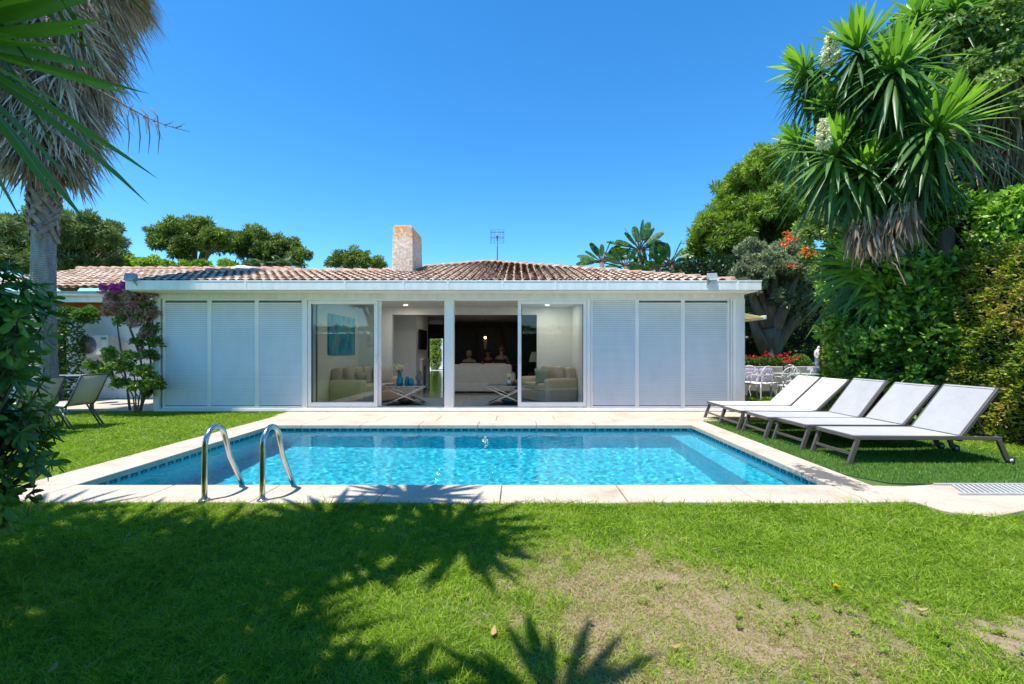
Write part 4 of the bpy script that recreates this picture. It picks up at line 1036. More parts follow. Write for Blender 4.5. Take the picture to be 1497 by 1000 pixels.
def person(label, loc, rz, hair, top, bottom, hairdo='short', lean=0.0, sc=1.0, strap=False):
    """seated, faces +y; origin on the floor under the hips; forearms resting forward"""
    t = thing('person', label, 'person', loc, rz); t.scale = (sc,sc,sc)
    J = []; E = []; R = []
    def j(p, r, par=None):
        J.append(p); R.append(r); 
        if par is not None: E.append((par, len(J)-1))
        return len(J)-1
    l = lean
    pel = j((0,0,.52),(.15,.12)); wa = j((0,.01+l*.2,.70),(.125,.095),pel); cst = j((0,.02+l*.5,.90),(.15,.11),wa); up = j((0,.01+l*.7,1.00),(.10,.08),cst)
    nk = j((0,.0+l*.8,1.08),(.052,.052),up); hb_ = j((0,.02+l*.9,1.16),(.066,.072),nk); hm = j((0,.025+l,1.23),(.078,.092),hb_); ht = j((0,.015+l,1.30),(.062,.072),hm)
    for s in (-1,1):
        sh = j((s*.165,.0+l*.7,.985),(.055,.055),up); el = j((s*.24,.12+l*.4,.76),(.040,.040),sh); wr = j((s*.14,.36+l*.3,.79),(.026,.026),el)
        pm = j((s*.12,.42+l*.3,.795),(.036,.018),wr)
        for fi in range(4):
            a = j((s*(.09+.018*fi),.47+l*.3,.798),(.0095,.0095),pm); b2 = j((s*(.085+.019*fi),.502+l*.3-.004*abs(fi-1),.792),(.0085,.0085),a); j((s*(.085+.019*fi),.520+l*.3-.006*abs(fi-1),.780),(.0075,.0075),b2)
        a = j((s*.085,.425+l*.3,.79),(.011,.011),pm); j((s*.06,.455+l*.3,.785),(.009,.009),a)
        hp = j((s*.10,.04,.50),(.095,.09),pel); kn = j((s*.13,.46,.50),(.062,.062),hp); an = j((s*.13,.44,.09),(.038,.038),kn); j((s*.14,.58,.04),(.035,.028),an)
    skinned('body', J, E, R, M['skin'], t)
    # face
    b = MB(); hz = 1.235; fy = .025+l+.083
    b.tube([(0,fy-.006,hz+.015),(0,fy+.012,hz-.018),(0,fy-.002,hz-.026)],[.007,.011,.006],6)
    for s in (-1,1): b.ball((s*.078,.02+l,hz-.002),(.012,.022,.032),8,6)
    b.build('nose_and_ears', M['skin'], t)
    b = MB()
    for s in (-1,1): b.ball((s*.031,fy-.010,hz+.018),(.013,.008,.008),8,6)
    b.build('eyes', M['black'], t); b = MB(); b.ball((0,fy-.008,hz-.048),(.024,.008,.007),8,6); b.build('mouth', mat('lips', (.45,.12,.10), .5) if 'lips' not in bpy.data.materials else bpy.data.materials['lips'], t)
    # hair: many fine strands over a cap
    b = MB(); b.ball((0,-.002+l,1.268),(.092,.105,.085),16,10)
    if hairdo == 'bun': b.ball((0,-.03+l,1.385),(.045,.045,.042),12,8)
    if hairdo == 'bob': b.ball((0,-.045+l,1.20),(.095,.075,.11),14,10)
    b.build('hair', hair, t)
    # clothing follows the body
    if top is not None:
        J2 = []; E2 = []; R2 = []
        def k(p, r, par=None):
            J2.append(p); R2.append(r)
            if par is not None: E2.append((par, len(J2)-1))
            return len(J2)-1
        a = k((0,0,.50),(.165,.135)); c = k((0,.01+l*.2,.70),(.137,.107),a); d = k((0,.02+l*.5,.90),(.162,.122),c); e = k((0,.01+l*.7,.985),(.118,.092),d)
        if not strap:
            for s in (-1,1): f = k((s*.165,.0+l*.7,.975),(.068,.068),e); k((s*.205,.06+l*.55,.86),(.060,.060),f)
        skinned('shirt', J2, E2, R2, top, t)
    J3 = [(0,0,.50)]; E3 = []; R3 = [(.168,.14)]
    for s in (-1,1):
        J3 += [(s*.10,.06,.50),(s*.13,.44,.50)]; n_ = len(J3); E3 += [(0,n_-2),(n_-2,n_-1)]; R3 += [(.108,.10),(.082,.082)]
    skinned('shorts', J3, E3, R3, bottom, t)
    return t
def seat(loc, rz, label):
    t = thing('dining_chair', label, 'chair', loc, rz)
    MB().rbox((0,.03,.42),(.44,.44,.05)).build('seat', M['dark_wood'], t, bevel=.01); MB().rbox((0,-.19,.68),(.42,.03,.42),(.1,0,0)).build('backrest', M['dark_wood'], t, bevel=.01)
    for x in (-.19,.19):
        for y in (-.17,.22): MB().box(x-.018,x+.018,y-.018,y+.018,0,.395).build('leg', M['dark_wood'], t)
def stripe():
    m, nt, out = new_mat('striped_cotton'); v = coords(nt); wv = N(nt,'ShaderNodeTexWave', bands_direction='Z'); wv.inputs['Scale'].default_value = 9
    nt.links.new(v, wv.inputs['Vector']); r = ramp(nt, [(.45,(.03,.05,.09)),(.55,(.75,.77,.78))], wv.outputs['Fac'])
    p = N(nt,'ShaderNodeBsdfPrincipled'); nt.links.new(r.outputs['Color'], p.inputs['Base Color']); nt.links.new(p.outputs['BSDF'], out.inputs['Surface']); return m
hb_blond = mat('hair_blond', (.42,.27,.13), .6, var=.2, scale=30, stretch=(1,1,.1)); hb_dark = mat('hair_dark', (.05,.03,.02), .5, var=.2, scale=30)
hb_brown = mat('hair_brown', (.30,.17,.09), .6, var=.2, scale=30)
P1 = W(685,521,15.05); P2 = W(713,526,16.6); P3 = W(733,512,15.1)
person('person with blond hair in a striped top, seated behind the sofa', (P1.x,15.25,-.05), 0.0, hb_blond, stripe(), M['dark_wood'], 'bob')
person('person with dark hair and a maroon top facing the garden across the table', (P2.x,16.85,-.03), PI, hb_dark, mat('shirt_maroon', (.22,.05,.05), .8), M['dark_wood'], 'short')
person('person with brown hair in a bun and a thin strap top, seated highest', (P3.x,15.3,.06), -.15, hb_brown, mat('top_rust', (.42,.20,.13), .8), M['dark_wood'], 'bun', strap=True)
seat((P1.x,15.22,.02), 0, 'dark dining chair under the person in the striped top'); seat((P2.x,16.88,.02), PI, 'dark dining chair on the far side of the table'); seat((P3.x,15.27,.10), -.15, 'dark dining chair under the person with the hair bun')
# ================================================================== foliage materials
G = {}
G['pine'] = leafmat('pine_needles', [(0,(.03,.055,.010)),(.4,(.12,.17,.028)),(.7,(.24,.31,.05)),(1,(.38,.45,.09))], trans=.25, rough=.6)
G['pine_pale'] = leafmat('pine_needles_pale', [(0,(.04,.06,.02)),(.4,(.11,.15,.05)),(.7,(.20,.25,.09)),(1,(.30,.35,.15))], trans=.3, rough=.6)
G['pine_bright'] = leafmat('pine_needles_bright', [(0,(.04,.07,.008)),(.4,(.15,.24,.02)),(.7,(.27,.39,.04)),(1,(.40,.50,.08))], trans=.35, rough=.55)
G['olive'] = leafmat('olive_leaves', [(0,(.08,.10,.05)),(.4,(.20,.24,.13)),(.7,(.32,.37,.22)),(1,(.46,.50,.34))], trans=.2, rough=.5)
G['vine'] = leafmat('vine_leaves', [(0,(.025,.06,.008)),(.4,(.09,.20,.02)),(.7,(.19,.37,.04)),(1,(.34,.54,.08))], trans=.35, rough=.35, spec=.5)
G['pale_vine'] = leafmat('pale_vine_leaves', [(0,(.07,.12,.03)),(.4,(.18,.29,.07)),(.8,(.36,.50,.15)),(1,(.48,.36,.26))], trans=.35, rough=.45)
G['laurel'] = leafmat('hedge_leaves', [(0,(.02,.05,.008)),(.35,(.08,.17,.018)),(.55,(.20,.30,.025)),(.78,(.40,.43,.04)),(.93,(.50,.38,.09)),(1,(.52,.30,.13))], trans=.35, rough=.4)
G['gold'] = leafmat('golden_hedge', [(0,(.06,.09,.01)),(.5,(.22,.27,.03)),(1,(.40,.42,.07))], trans=.35)
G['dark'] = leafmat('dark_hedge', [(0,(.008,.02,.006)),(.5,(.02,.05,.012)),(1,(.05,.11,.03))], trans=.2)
G['ivy'] = leafmat('ivy_leaves', [(0,(.015,.05,.008)),(.5,(.05,.13,.015)),(1,(.16,.28,.05))], trans=.35)
G['yucca'] = leafmat('yucca_leaves', [(0,(.04,.10,.03)),(.35,(.09,.21,.045)),(.6,(.19,.37,.045)),(.85,(.38,.58,.05)),(1,(.50,.64,.09))], trans=.38, rough=.38, spec=.4)
G['dead'] = leafmat('dead_leaves', [(0,(.13,.08,.05)),(.4,(.28,.205,.14)),(.75,(.42,.34,.26)),(1,(.56,.49,.41))], trans=.2, rough=.8, spec=.1)
G['palm_dead'] = leafmat('palm_dead_fans', [(0,(.17,.13,.10)),(.4,(.33,.28,.24)),(.75,(.50,.46,.43)),(1,(.66,.62,.60))], trans=.22, rough=.8, spec=.15)
G['palm_tan'] = leafmat('palm_tan_fans', [(0,(.30,.17,.07)),(.6,(.50,.33,.14)),(1,(.60,.46,.24))], trans=.3, rough=.7)
G['shrub'] = leafmat('glossy_shrub_leaves', [(0,(.025,.07,.010)),(.4,(.08,.20,.025)),(.8,(.17,.36,.04)),(1,(.32,.52,.07))], trans=.25, rough=.42, spec=.35)
G['banana'] = leafmat('broad_leaves', [(0,(.02,.06,.02)),(.5,(.05,.14,.035)),(1,(.15,.28,.06))], trans=.35, rough=.35)
G['rose'] = leafmat('rose_leaves', [(0,(.05,.10,.018)),(.5,(.15,.25,.04)),(1,(.32,.46,.08))], trans=.35)
G['brac'] = leafmat('faded_bracts', [(0,(.20,.24,.07)),(.3,(.40,.27,.20)),(.6,(.55,.33,.31)),(.85,(.58,.20,.36)),(1,(.32,.42,.12))], trans=.35)
G['purple'] = leafmat('purple_bracts', [(0,(.62,.06,.40)),(1,(.88,.16,.62))], trans=.4)

def core_of(clumps, m_, parent, f=.62, name='shade_core'):  # solid dark ball added inside each clump to block light, reads as inner shade
    b = MB()
    for c, r, _ in clumps:
        k = len(b.v); b.ball(c, [q*f for q in r], 10, 7)
        for i in range(k, len(b.v)):
            v = Vector(b.v[i]); d = v-Vector(c); b.v[i] = tuple(Vector(c)+d*(0.8+.4*random.random()))
    return b.build(name, m_, parent)
def rel(clumps, base): return [((c[0]-base[0], c[1]-base[1], c[2]-base[2]), r, t) for c, r, t in clumps]
def pxclumps(L, Y, depth=None, split=1):
    """(px, py, radius in px, tint) at distance Y -> clumps"""
    out = []
    for px, py, rp_, to in L:
        y = Y + random.uniform(-1,1)*(depth or 1.0); c = W(px, py, y); r = rp_*y/FP
        out.append(((c.x, c.y, c.z), (r*random.uniform(.95,1.2), r, r*random.uniform(.7,.9)), to))
    return out
def subclump(clumps, n, f=.5, zf_=1.0):
    """break big lobes into many small tufts on their surface"""
    out = []
    for c, r, to in clumps:
        d = rnd_dir(n)
        for q in d:
            if q[2] < -.55: q[2] *= -.5
            s = f*random.uniform(.55,1.25); e = random.uniform(.35,.95)
            out.append(((c[0]+q[0]*r[0]*e, c[1]+q[1]*r[1]*e, c[2]+q[2]*r[2]*e), (r[0]*s, r[1]*s, r[2]*s*zf_), to+random.gauss(0,.10)))
    return out
def tree(name, label, cat, base, trunk, clumps, cov, L, Wd, m_, bark=None, group=None, core=False, limbs=True, **kw):
    t = thing(name, label, cat, base, 0, group)
    b = MB()
    tp = [Vector(p)-Vector(base) for p, r in trunk]; b.tube(tp, [r for p, r in trunk], 10)
    cl = rel(clumps, base)
    if limbs:
        top = tp[-1]
        for c, r, _ in cl[::max(1,len(cl)//14)]:
            m1 = top.lerp(Vector(c), .5)+Vector((0,0,-.12*(Vector(c)-top).length)); b.tube([tp[-2].lerp(top,.6), m1, Vector(c)], [trunk[-1][1]*.8, trunk[-1][1]*.45, .02], 6)
    b.build('trunk', bark or M['bark'], t)
    if core: core_of(cl, M['core_shade'], t)
    leaf_obj('crown', crown(cl, cov/(L*Wd*.5), L, Wd, **kw), m_, t)
    return t

# ---- umbrella pines behind the house
def pine(label, L, Y, base_px, m_, split=34, f=.24, cov=1.25, lf=.26, wd=.05, trunks=None, depth=1.5, tr=.28, zf_=.75, group='pines beyond the roof', crotch=None):
    cl = subclump(pxclumps(L, Y, depth), split, f, zf_)
    bx, by = base_px; base = W(bx, 513, Y); base.z = 0
    cr = W(*(crotch or (bx+3, by)), Y)
    return tree('pine_tree', label, 'pine', base, [(base, tr*1.3),(base.lerp(cr,.5), tr),(cr, tr*.8)], cl, cov, lf, wd, m_, group=group, top_bias=.2, shell=.25, spread=1.1)
pine('wide umbrella pine with dark rounded crown left of the chimney',
     [(240,345,24,.45),(262,335,22,.55),(290,332,22,.55),(316,345,20,.5),(275,358,22,.3),(305,362,18,.3),(232,360,16,.35),(250,350,26,.45),(290,350,28,.4),(318,356,18,.45),(265,370,16,.3)], 38, (290,385), G['pine'], crotch=(283,376), lf=.34, wd=.09)
pine('second umbrella pine, joined to the wide one and lower towards the chimney',
     [(345,352,22,.5),(370,347,22,.55),(395,358,24,.45),(425,362,20,.45),(440,374,16,.4),(360,372,20,.3),(400,378,22,.3),(330,362,16,.4),(360,358,24,.45),(390,365,24,.4),(420,372,20,.4),(385,385,20,.3),(430,384,16,.35)], 42, (385,392), G['pine'], lf=.34, wd=.09)
pine('small distant umbrella pine just left of the chimney', [(500,381,17,.5),(522,376,18,.55),(545,384,16,.5),(487,386,9,.4),(556,388,8,.4),(520,388,16,.3)], 55, (520,395), G['pine'], lf=.45, wd=.12, depth=1)
pine('pale feathery pine behind the palm trunk', [(20,335,34,.5),(90,330,30,.6),(150,345,26,.45),(60,365,36,.3),(120,370,34,.25),(10,375,30,.35),(165,335,14,.5),(130,322,14,.6),(50,345,40,.4),(100,350,40,.4),(140,365,34,.4),(20,385,34,.4),(75,385,34,.4),(120,392,34,.4),(165,355,18,.5),(155,385,24,.35),(0,350,30,.45),(60,318,22,.6)], 27, (100,400), G['pine_pale'], split=44, f=.2, cov=1.4, lf=.28, wd=.06, depth=2)
# low bright tree line behind the roof
cl = subclump(pxclumps([(150,388,16,.6),(185,385,16,.7),(222,388,18,.7),(255,391,15,.6),(300,392,14,.7),(340,391,14,.6),(380,396,10,.6)], 33, 1), 6, .5)
tree('broadleaf_tree', 'low bright green tree top between the pale pine and the umbrella pines', 'tree', (-24,33,0), [((-24,33,0),.3),((-24,33,5),.2)], cl, 2.2, .26, .12, G['pine_bright'])
# feather palm seen over the roof
def fronds(n, c, L, elev, leafL, leafW, m_, parent, seed, spread=.9):
    r = np.random.RandomState(seed); parts = []; rb = MB()
    for i in range(n):
        a = 2*PI*i/n+r.rand()*.4; el = elev*(.4+.8*r.rand()); d = np.array([math.cos(a)*math.cos(el), math.sin(a)*math.cos(el), math.sin(el)])
        s = np.linspace(.1,1,26); P = np.array(c)+d*L*s[:,None]; P[:,2] -= .45*L*s**2
        rb.tube([tuple(p) for p in P[::5]], .02, 4, False)
        tg = np.gradient(P, axis=0); tg = unit(tg); sd = unit(np.cross(tg, [0,0,1.]))
        for sg in (-1,1):
            dd = sd*sg*.9+tg*.6; dd[:,2] -= .15
            parts.append(strips(P, dd, np.cross(dd, tg), leafL*np.sin(PI*(.12+.85*s)), leafW, prof=((0,.6),(.4,1),(1,.05)), tint=np.clip(.5+.2*r.normal(size=len(P)),0,1)))
    o = leaf_obj('fronds', parts, m_, parent); rb.build('rib', m_, o)
G['frond'] = leafmat('palm_fronds', [(0,(.05,.09,.04)),(.5,(.14,.22,.09)),(1,(.28,.36,.16))], trans=.3)
for i,(px,py) in enumerate(((372,386),(413,380))):
    b_ = W(px,513,30); b_.z = 0; t = thing('feather_palm', ['feather palm top just over the roof ridge, the one nearer the palm trunk','feather palm top just over the roof ridge, the one nearer the chimney'][i], 'palm', b_, 0, 'feather palms over the roof')
    z = W(px,py+8,30).z; MB().tube([(0,0,0),(0,0,z)],.2,8).build('trunk', M['bark'], t); fronds(16,(0,0,z),1.25,1.1,.4,.05,G['frond'],t,i+5)

# ---- bird of paradise trees behind the right end of the roof
def paddle(label, heads, Y, seed):
    base = W(heads[0][0],513,Y); base.z = 0; r = np.random.RandomState(seed)
    t = thing('bird_of_paradise_tree', label, 'tree', base, 0, 'bird of paradise trees behind the roof'); tr = MB(); parts = []
    for px, py, n, rad in heads:
        c = np.array(W(px,py,Y))-np.array(base); tr.tube([(c[0]*.6,0,0),(c[0],c[1],c[2])],[.16,.10],8)
        for i in range(n):
            a = r.rand()*2*PI; fan = -1.75+3.5*i/(n-1)+r.normal()*.08
            d = np.array([math.sin(fan), .5*r.normal()*.5, math.cos(fan)*.9+.15]); d /= np.linalg.norm(d)
            R = rad*Y/FP*(.8+.35*r.rand()); s0 = c+d*R*.35; tr.tube([tuple(c),tuple(s0)],.03,5,False)
            sd = np.array([[r.normal(), r.normal(), r.normal()*.4]])
            for h in range(15):   # blade torn into lobes
                q = h/15; P = (s0+d*R*.70*q-np.array([0,0,.10*R*q*q]))[None]
                w_ = R*.13*math.sin(PI*(.2+.7*q))
                side = unit(np.cross(d[None], sd))
                for sg in (-1,1):
                    dd = side*sg+d*.7; dd[:,2] -= .25
                    parts.append(strips(P, dd, np.array([d]), w_*1.15, R*.065, prof=((0,.9),(.6,1),(1,.25)), tint=np.array([np.clip(.5+.25*r.normal(),0,1)])))
    o_ = leaf_obj('leaves', parts, G['banana'], t); tr.build('stem', M['bark'], t); return t
paddle('bird of paradise tree in the middle, the tallest with a dark crown', [(935,366,17,44),(915,390,10,36),(948,394,10,36)], 20, 3)
paddle('low bird of paradise tree at the end away from the pine', [(880,384,15,34)], 20.5, 4)
paddle('bird of paradise tree nearest the large pine', [(980,388,14,36),(962,398,10,32)], 19.5, 5)

# ---- large pine at the right
pine('large bright green pine rising behind the right end of the house', [(1120,250,44,.55),(1080,285,42,.55),(1060,320,38,.45),(1130,310,48,.4),(1030,350,28,.5),(1090,360,44,.45),(1150,345,44,.4),(1165,270,40,.5),(1015,372,18,.5),(1185,230,34,.5),(1120,390,34,.5),(1055,385,28,.55),(1100,265,36,.5),(1150,300,50,.3),(1105,330,50,.3),(1070,350,40,.35),(1180,320,46,.35),(1150,240,34,.55),(1040,330,24,.5)],
     20, (1140,470), G['pine_bright'], split=70, f=.20, lf=.24, wd=.045, depth=1.6, cov=1.25, tr=.35, group=None, zf_=.85)
# olive tree
cl = subclump(pxclumps([(1110,385,30,.5),(1150,370,30,.55),(1185,390,30,.5),(1095,420,24,.5),(1135,415,34,.45),(1180,435,28,.4),(1110,450,22,.4),(1160,460,22,.35),(1200,415,22,.4),(1085,400,18,.5),(1120,395,30,.4),(1160,400,34,.4),(1150,440,30,.35),(1100,365,20,.5)], 14.5, .8), 26, .27)
ob = W(1128,513,14.5); ob.z = 0
tree('olive_tree', 'old grey green olive tree with a thick gnarled trunk beside the awning', 'olive tree', ob, [(ob,.42),((ob.x-.05,14.5,.8),.36),((ob.x+.05,14.5,1.5),.30),((ob.x-.1,14.5,2.0),.34)], cl, 1.8, .12, .030, G['olive'], bark=M['olive_bark'], shell=.2, spread=1.1)
b = MB(); b.tube([(ob.x+.0,14.5,1.2),(ob.x+.45,14.4,2.0),(ob.x+.7,14.3,2.7)],[.24,.17,.10],9); b.tube([(ob.x-.1,14.5,1.1),(ob.x-.5,14.45,1.9),(ob.x-.75,14.4,2.5)],[.22,.16,.09],9)
ot = [o for o in COL.objects if o.name == 'olive_tree'][0]; o = b.build('limb', M['olive_bark'], ot); o.location = -ob

# ---- hedges: leafy skins over an added dark core that stands for inner shade
def hedge(name, label, cat, box, cov, L, Wd, m_, bumps=.12, tint=.45, faces='all', fold=0.0, zf2=None, group=None, seed=1, tvar=.22, patch=.35, shape=None):
    x0,x1,y0,y1,z0,z1 = box; base = ((x0+x1)/2,(y0+y1)/2,0); r = np.random.RandomState(seed)
    t = thing(name, label, cat, base, 0, group); parts = []
    hx_, hy_ = (x1-x0)/2, (y1-y0)/2
    F_ = {'-x':((y1-y0)*(z1-z0)),'+x':((y1-y0)*(z1-z0)),'-y':((x1-x0)*(z1-z0)),'+y':((x1-x0)*(z1-z0)),'+z':((x1-x0)*(y1-y0))}
    for f, A in F_.items():
        if faces != 'all' and f not in faces: continue
        n = int(A*cov/(L*Wd*.55)); u = r.rand(n)*2-1; v = r.rand(n)
        if f in ('-x','+x'):
            s = -1 if f == '-x' else 1; P = np.stack([np.full(n,s*hx_), u*hy_, z0+v*(z1-z0)],1); O = np.tile([s,0,.25],(n,1))
        elif f in ('-y','+y'):
            s = -1 if f == '-y' else 1; P = np.stack([u*hx_, np.full(n,s*hy_), z0+v*(z1-z0)],1); O = np.tile([0,s,.25],(n,1))
        else: P = np.stack([u*hx_, (v*2-1)*hy_, np.full(n,z1)],1); O = np.tile([0,0,1.],(n,1))
        nz = vnoise(P[:,0]*.9+P[:,2]*.7, P[:,1]+P[:,2]*.6, .8, seed)+.5*vnoise(P[:,0]+P[:,2]*1.3, P[:,1]-P[:,2], 2.3, seed+1)-.75
        P = P + O*(bumps*nz)[:,None]*1.6 - O*(np.abs(r.normal(size=n))*bumps*.5)[:,None]
        tt = np.clip(tint+tvar*r.normal(size=n)+patch*(vnoise(P[:,0]+P[:,2], P[:,1]-P[:,2]*.7, .55, seed+4)-.5), 0, 1)
        if shape is not None: P = shape(P)
        parts.append(cloud(P, O*1.0, L, Wd, spread=.75, fold=fold, tint=tt, prof=((0,.2),(.35,1),(.7,.8),(1,.05)) if fold else ((0,.2),(.5,1),(1,.05))))
    leaf_obj('foliage', parts, m_, t)
    q = .10+bumps; b = MB(); nx_, nz_ = 8, 6
    b.box(-hx_+q,hx_-q,-hy_+q,hy_-q,z0,z1-q)
    if shape is not None: b.v = [tuple(shape(np.array([v]))[0]) for v in b.v]
    b.build('shade_core', M['core_shade'], t)
    return t
# right side: clipped hedge close to the camera, overgrown hedge behind the loungers, tall vine wall
def lean_top(P):
    P = P.copy(); P[:,0] += np.clip(P[:,2]-1.6,0,2)*.28; return P
hedge('laurel_hedge', 'thick hedge with green, yellow and coppery leaves beside the nearest sun lounger', 'hedge', (6.72,8.4,3.6,7.75,0,2.85), 2.0, .062, .028, G['laurel'], bumps=.16, faces=('-x','-y','+z','+y'), fold=.25, tint=.62, seed=5, shape=lean_top)
hedge('vine_hedge', 'dark green hedge overgrown with broad leaved vines behind the sun loungers', 'hedge', (6.25,7.6,7.2,10.3,0,2.75), 2.0, .115, .06, G['vine'], bumps=.30, faces=('-x','-y','+z','+y'), fold=.2, tint=.58, seed=9, tvar=.27, shape=lambda P: np.stack([P[:,0]+np.clip(P[:,1]+.75,0,9)*.32, P[:,1], P[:,2]],1))
# bulges of the vine
def mass(name, label, cat, lobes, cov, L, Wd, m_, fold=.2, spread=.8, droop=0.0, f=.6, extra=None, group=None, top_bias=0.0):
    base = (lobes[0][0][0], lobes[0][0][1], 0); t = thing(name, label, cat, base, 0, group); cl = rel(lobes, base)
    if f: core_of(cl, M['core_shade'], t, f)
    leaf_obj('foliage', crown(cl, cov/(L*Wd*.55), L, Wd, fold=fold, spread=spread, droop=droop, shell=.7, top_bias=top_bias, prof=((0,.2),(.35,1),(.7,.8),(1,.05)) if fold else ((0,.2),(.5,1),(1,.05))), m_, t)
    return t
def L3(px, py, Y, r, t=.5, sx=1, sz=1): c = W(px,py,Y); return ((c.x,c.y,c.z),(r*sx,r,r*sz),t)
mass('climbing_vine', 'bright broad leaved vine spilling over the hedge behind the middle sun loungers', 'climbing plant',
     subclump([L3(1300,450,7.9,.40,.6),L3(1275,500,7.8,.34,.6),L3(1320,520,7.7,.36,.55),L3(1245,530,8.2,.36,.5),L3(1350,480,7.6,.34,.5),L3(1330,415,7.8,.40,.55),L3(1290,555,7.8,.30,.55),L3(1230,480,8.6,.38,.45),L3(1370,540,7.3,.30,.5)], 9, .40), 1.2, .105, .055, G['vine'], spread=1.0, f=0)
mass('climbing_vine', 'dark leafy vine wall high up behind the yucca crowns', 'climbing plant',
     [L3(1420,330,9.0,1.1,.35),L3(1490,260,8.8,1.2,.35),L3(1400,230,9.6,1.3,.3),L3(1460,130,9.6,1.3,.4),L3(1330,300,9.6,1.1,.35),L3(1300,180,10,1.2,.3),L3(1360,90,10,1.2,.35),L3(1270,380,9.3,.8,.4),L3(1330,400,8.9,.7,.4),L3(1430,410,8.2,.6,.5),L3(1540,60,9,1.3,.4),L3(1540,350,8.6,1.2,.4),L3(1320,350,8.2,.45,.5),L3(1360,300,8.0,.45,.45),L3(1270,340,8.3,.4,.45)], 1.5, .12, .06, G['vine'], spread=.9, f=.72)
mass('flowering_vine', 'pale green vine with faded pink blooms hanging over the top of the tall hedge', 'climbing plant',
     subclump([L3(1440,50,7.9,.5,.5),L3(1490,95,7.6,.5,.5),L3(1410,110,8.1,.42,.5),L3(1480,20,7.8,.5,.5),L3(1370,60,8.4,.4,.5),L3(1530,150,7.4,.5,.5)], 12, .36, .7), 1.3, .10, .05, G['pale_vine'], spread=.9, droop=.3, f=0)
mass('climbing_vine', 'light green vine over the near end of the tall hedge above the laurel hedge', 'climbing plant',
     subclump([L3(1480,320,7.4,.34,.8),L3(1455,350,7.5,.28,.75),L3(1500,290,7.3,.3,.8),L3(1440,310,7.8,.3,.6),L3(1500,370,7.2,.3,.7)], 8, .42), 1.1, .11, .06, G['vine'], spread=.9, f=0)

# ---- yuccas
def yhead(c, axis, n, L, Wd, seed, tint=0.5, lo=-1.35, hi=1.5, m_=None, parent=None, new=.3, droop=1.0):
    r = np.random.RandomState(seed); axis = np.array(axis, float); axis /= np.linalg.norm(axis)
    u = np.cross(axis, [0.3,1,0.1]); u /= np.linalg.norm(u); v = np.cross(axis, u)
    k = (np.arange(n)+.5)/n; el = lo+(hi-lo)*(k**1.12); az = np.arange(n)*2.39996+r.rand(n)*.3
    d = (np.cos(az)*np.cos(el))[:,None]*u+(np.sin(az)*np.cos(el))[:,None]*v+np.sin(el)[:,None]*axis
    side = np.cross(d, axis+1e-3)
    P = np.array(c)+d*.04+axis*(.16*(k-.5))[:,None]
    LL = L*(.78+.3*r.rand(n))*np.where(el > 1.0, .80, 1.0); bend = np.zeros((n,3)); bend[:,2] = -droop*(.22+.38*r.rand(n))*np.cos(el)*np.where(el < .5, 1.25, .6)-.03
    tt = np.clip(tint-.22+new*np.clip(el,-.6,1.3)+.10*r.normal(size=n), 0, 1)
    return strips(P, d, side, LL, Wd*(.85+.3*r.rand(n)), prof=((0,.55),(.12,.6),(.35,.95),(.6,1),(.82,.62),(1,.02)), bend=bend, fold=.22, tint=tt)
def dead_skirt(c, n, L, seed, rad=.25, out=.25):
    r = np.random.RandomState(seed); a = r.rand(n)*2*PI; P = np.array(c)+np.stack([np.cos(a)*rad*r.rand(n), np.sin(a)*rad*r.rand(n), -.45*r.rand(n)],1)
    d = np.stack([np.cos(a)*out*2*r.rand(n), np.sin(a)*out*2*r.rand(n), -1-.2*r.rand(n)],1)
    return strips(P, d, rnd_dir(n,r), L*(.6+.6*r.rand(n)), .035, prof=((0,.7),(.5,1),(1,.1)), bend=r.normal(size=(n,3))*.12, fold=.2, tint=np.clip(.45+.25*r.normal(size=n),0,1))
def flower_spike(c, h, r0, parent, seed):
    r = np.random.RandomState(seed); n = 520; k = r.rand(n); a = r.rand(n)*2*PI; rr = r0*(1.08-k)**.7*np.minimum(1,.45+3*k)*(.35+.65*r.rand(n))
    P = np.array(c)+np.stack([np.cos(a)*rr, np.sin(a)*rr, k*h],1); O = np.stack([np.cos(a),np.sin(a),-.8+0*a],1)
    st = MB().tube([tuple(c), (c[0],c[1],c[2]+h)], .02, 6)
    o = leaf_obj('flower_spike', cloud(P, O, .052, .034, spread=.6, fold=.3, prof=((0,.4),(.5,1),(1,.3)), tint=r.rand(n)), M['petal_white'], parent); st.build('stalk', M['leafy'], o)
def yucca(label, base, heads, trunks, seed, dead=(), spikes=(), L=.88, Wd=.072, n=138, droop=1.0):
    t = thing('yucca_tree', label, 'yucca', base, 0); B = np.array(base)
    tb_ = MB()
    for pts in trunks: tb_.tube([Vector(p)-Vector(base) for p, _ in pts], [r for _, r in pts], 9)
    tb_.build('trunk', M['bark'], t)
    for i, h in enumerate(heads):
        c, ax, s = h[:3]
        leaf_obj('leaf_head', yhead(np.array(c)-B, ax, int(n*(h[3] if len(h) > 3 else 1)), L*s, Wd, seed+i, parent=t, droop=droop), G['yucca'], t, smooth=True)
    for i, (c, nn_, l) in enumerate(dead): leaf_obj('dead_leaves', dead_skirt(np.array(c)-B, nn_, l, seed+50+i), G['dead'], t)
    for i, (c, h, r) in enumerate(spikes): flower_spike(np.array(c)-B, h, r, t, seed+80+i)
    return t
yb = Vector((6.7,8.0,0))
H1,H2,H4,H5,H7 = W(1254,78,7.6),W(1308,108,7.2),W(1368,195,6.9),W(1222,232,7.75),W(1190,130,8.7)
fork = W(1330,330,7.7)
def br(h, r0=.085, dip=.25): 
    m1 = fork.lerp(h,.5); m1.z -= dip; return [(fork,r0),(m1,r0*.8),(h,r0*.6)]
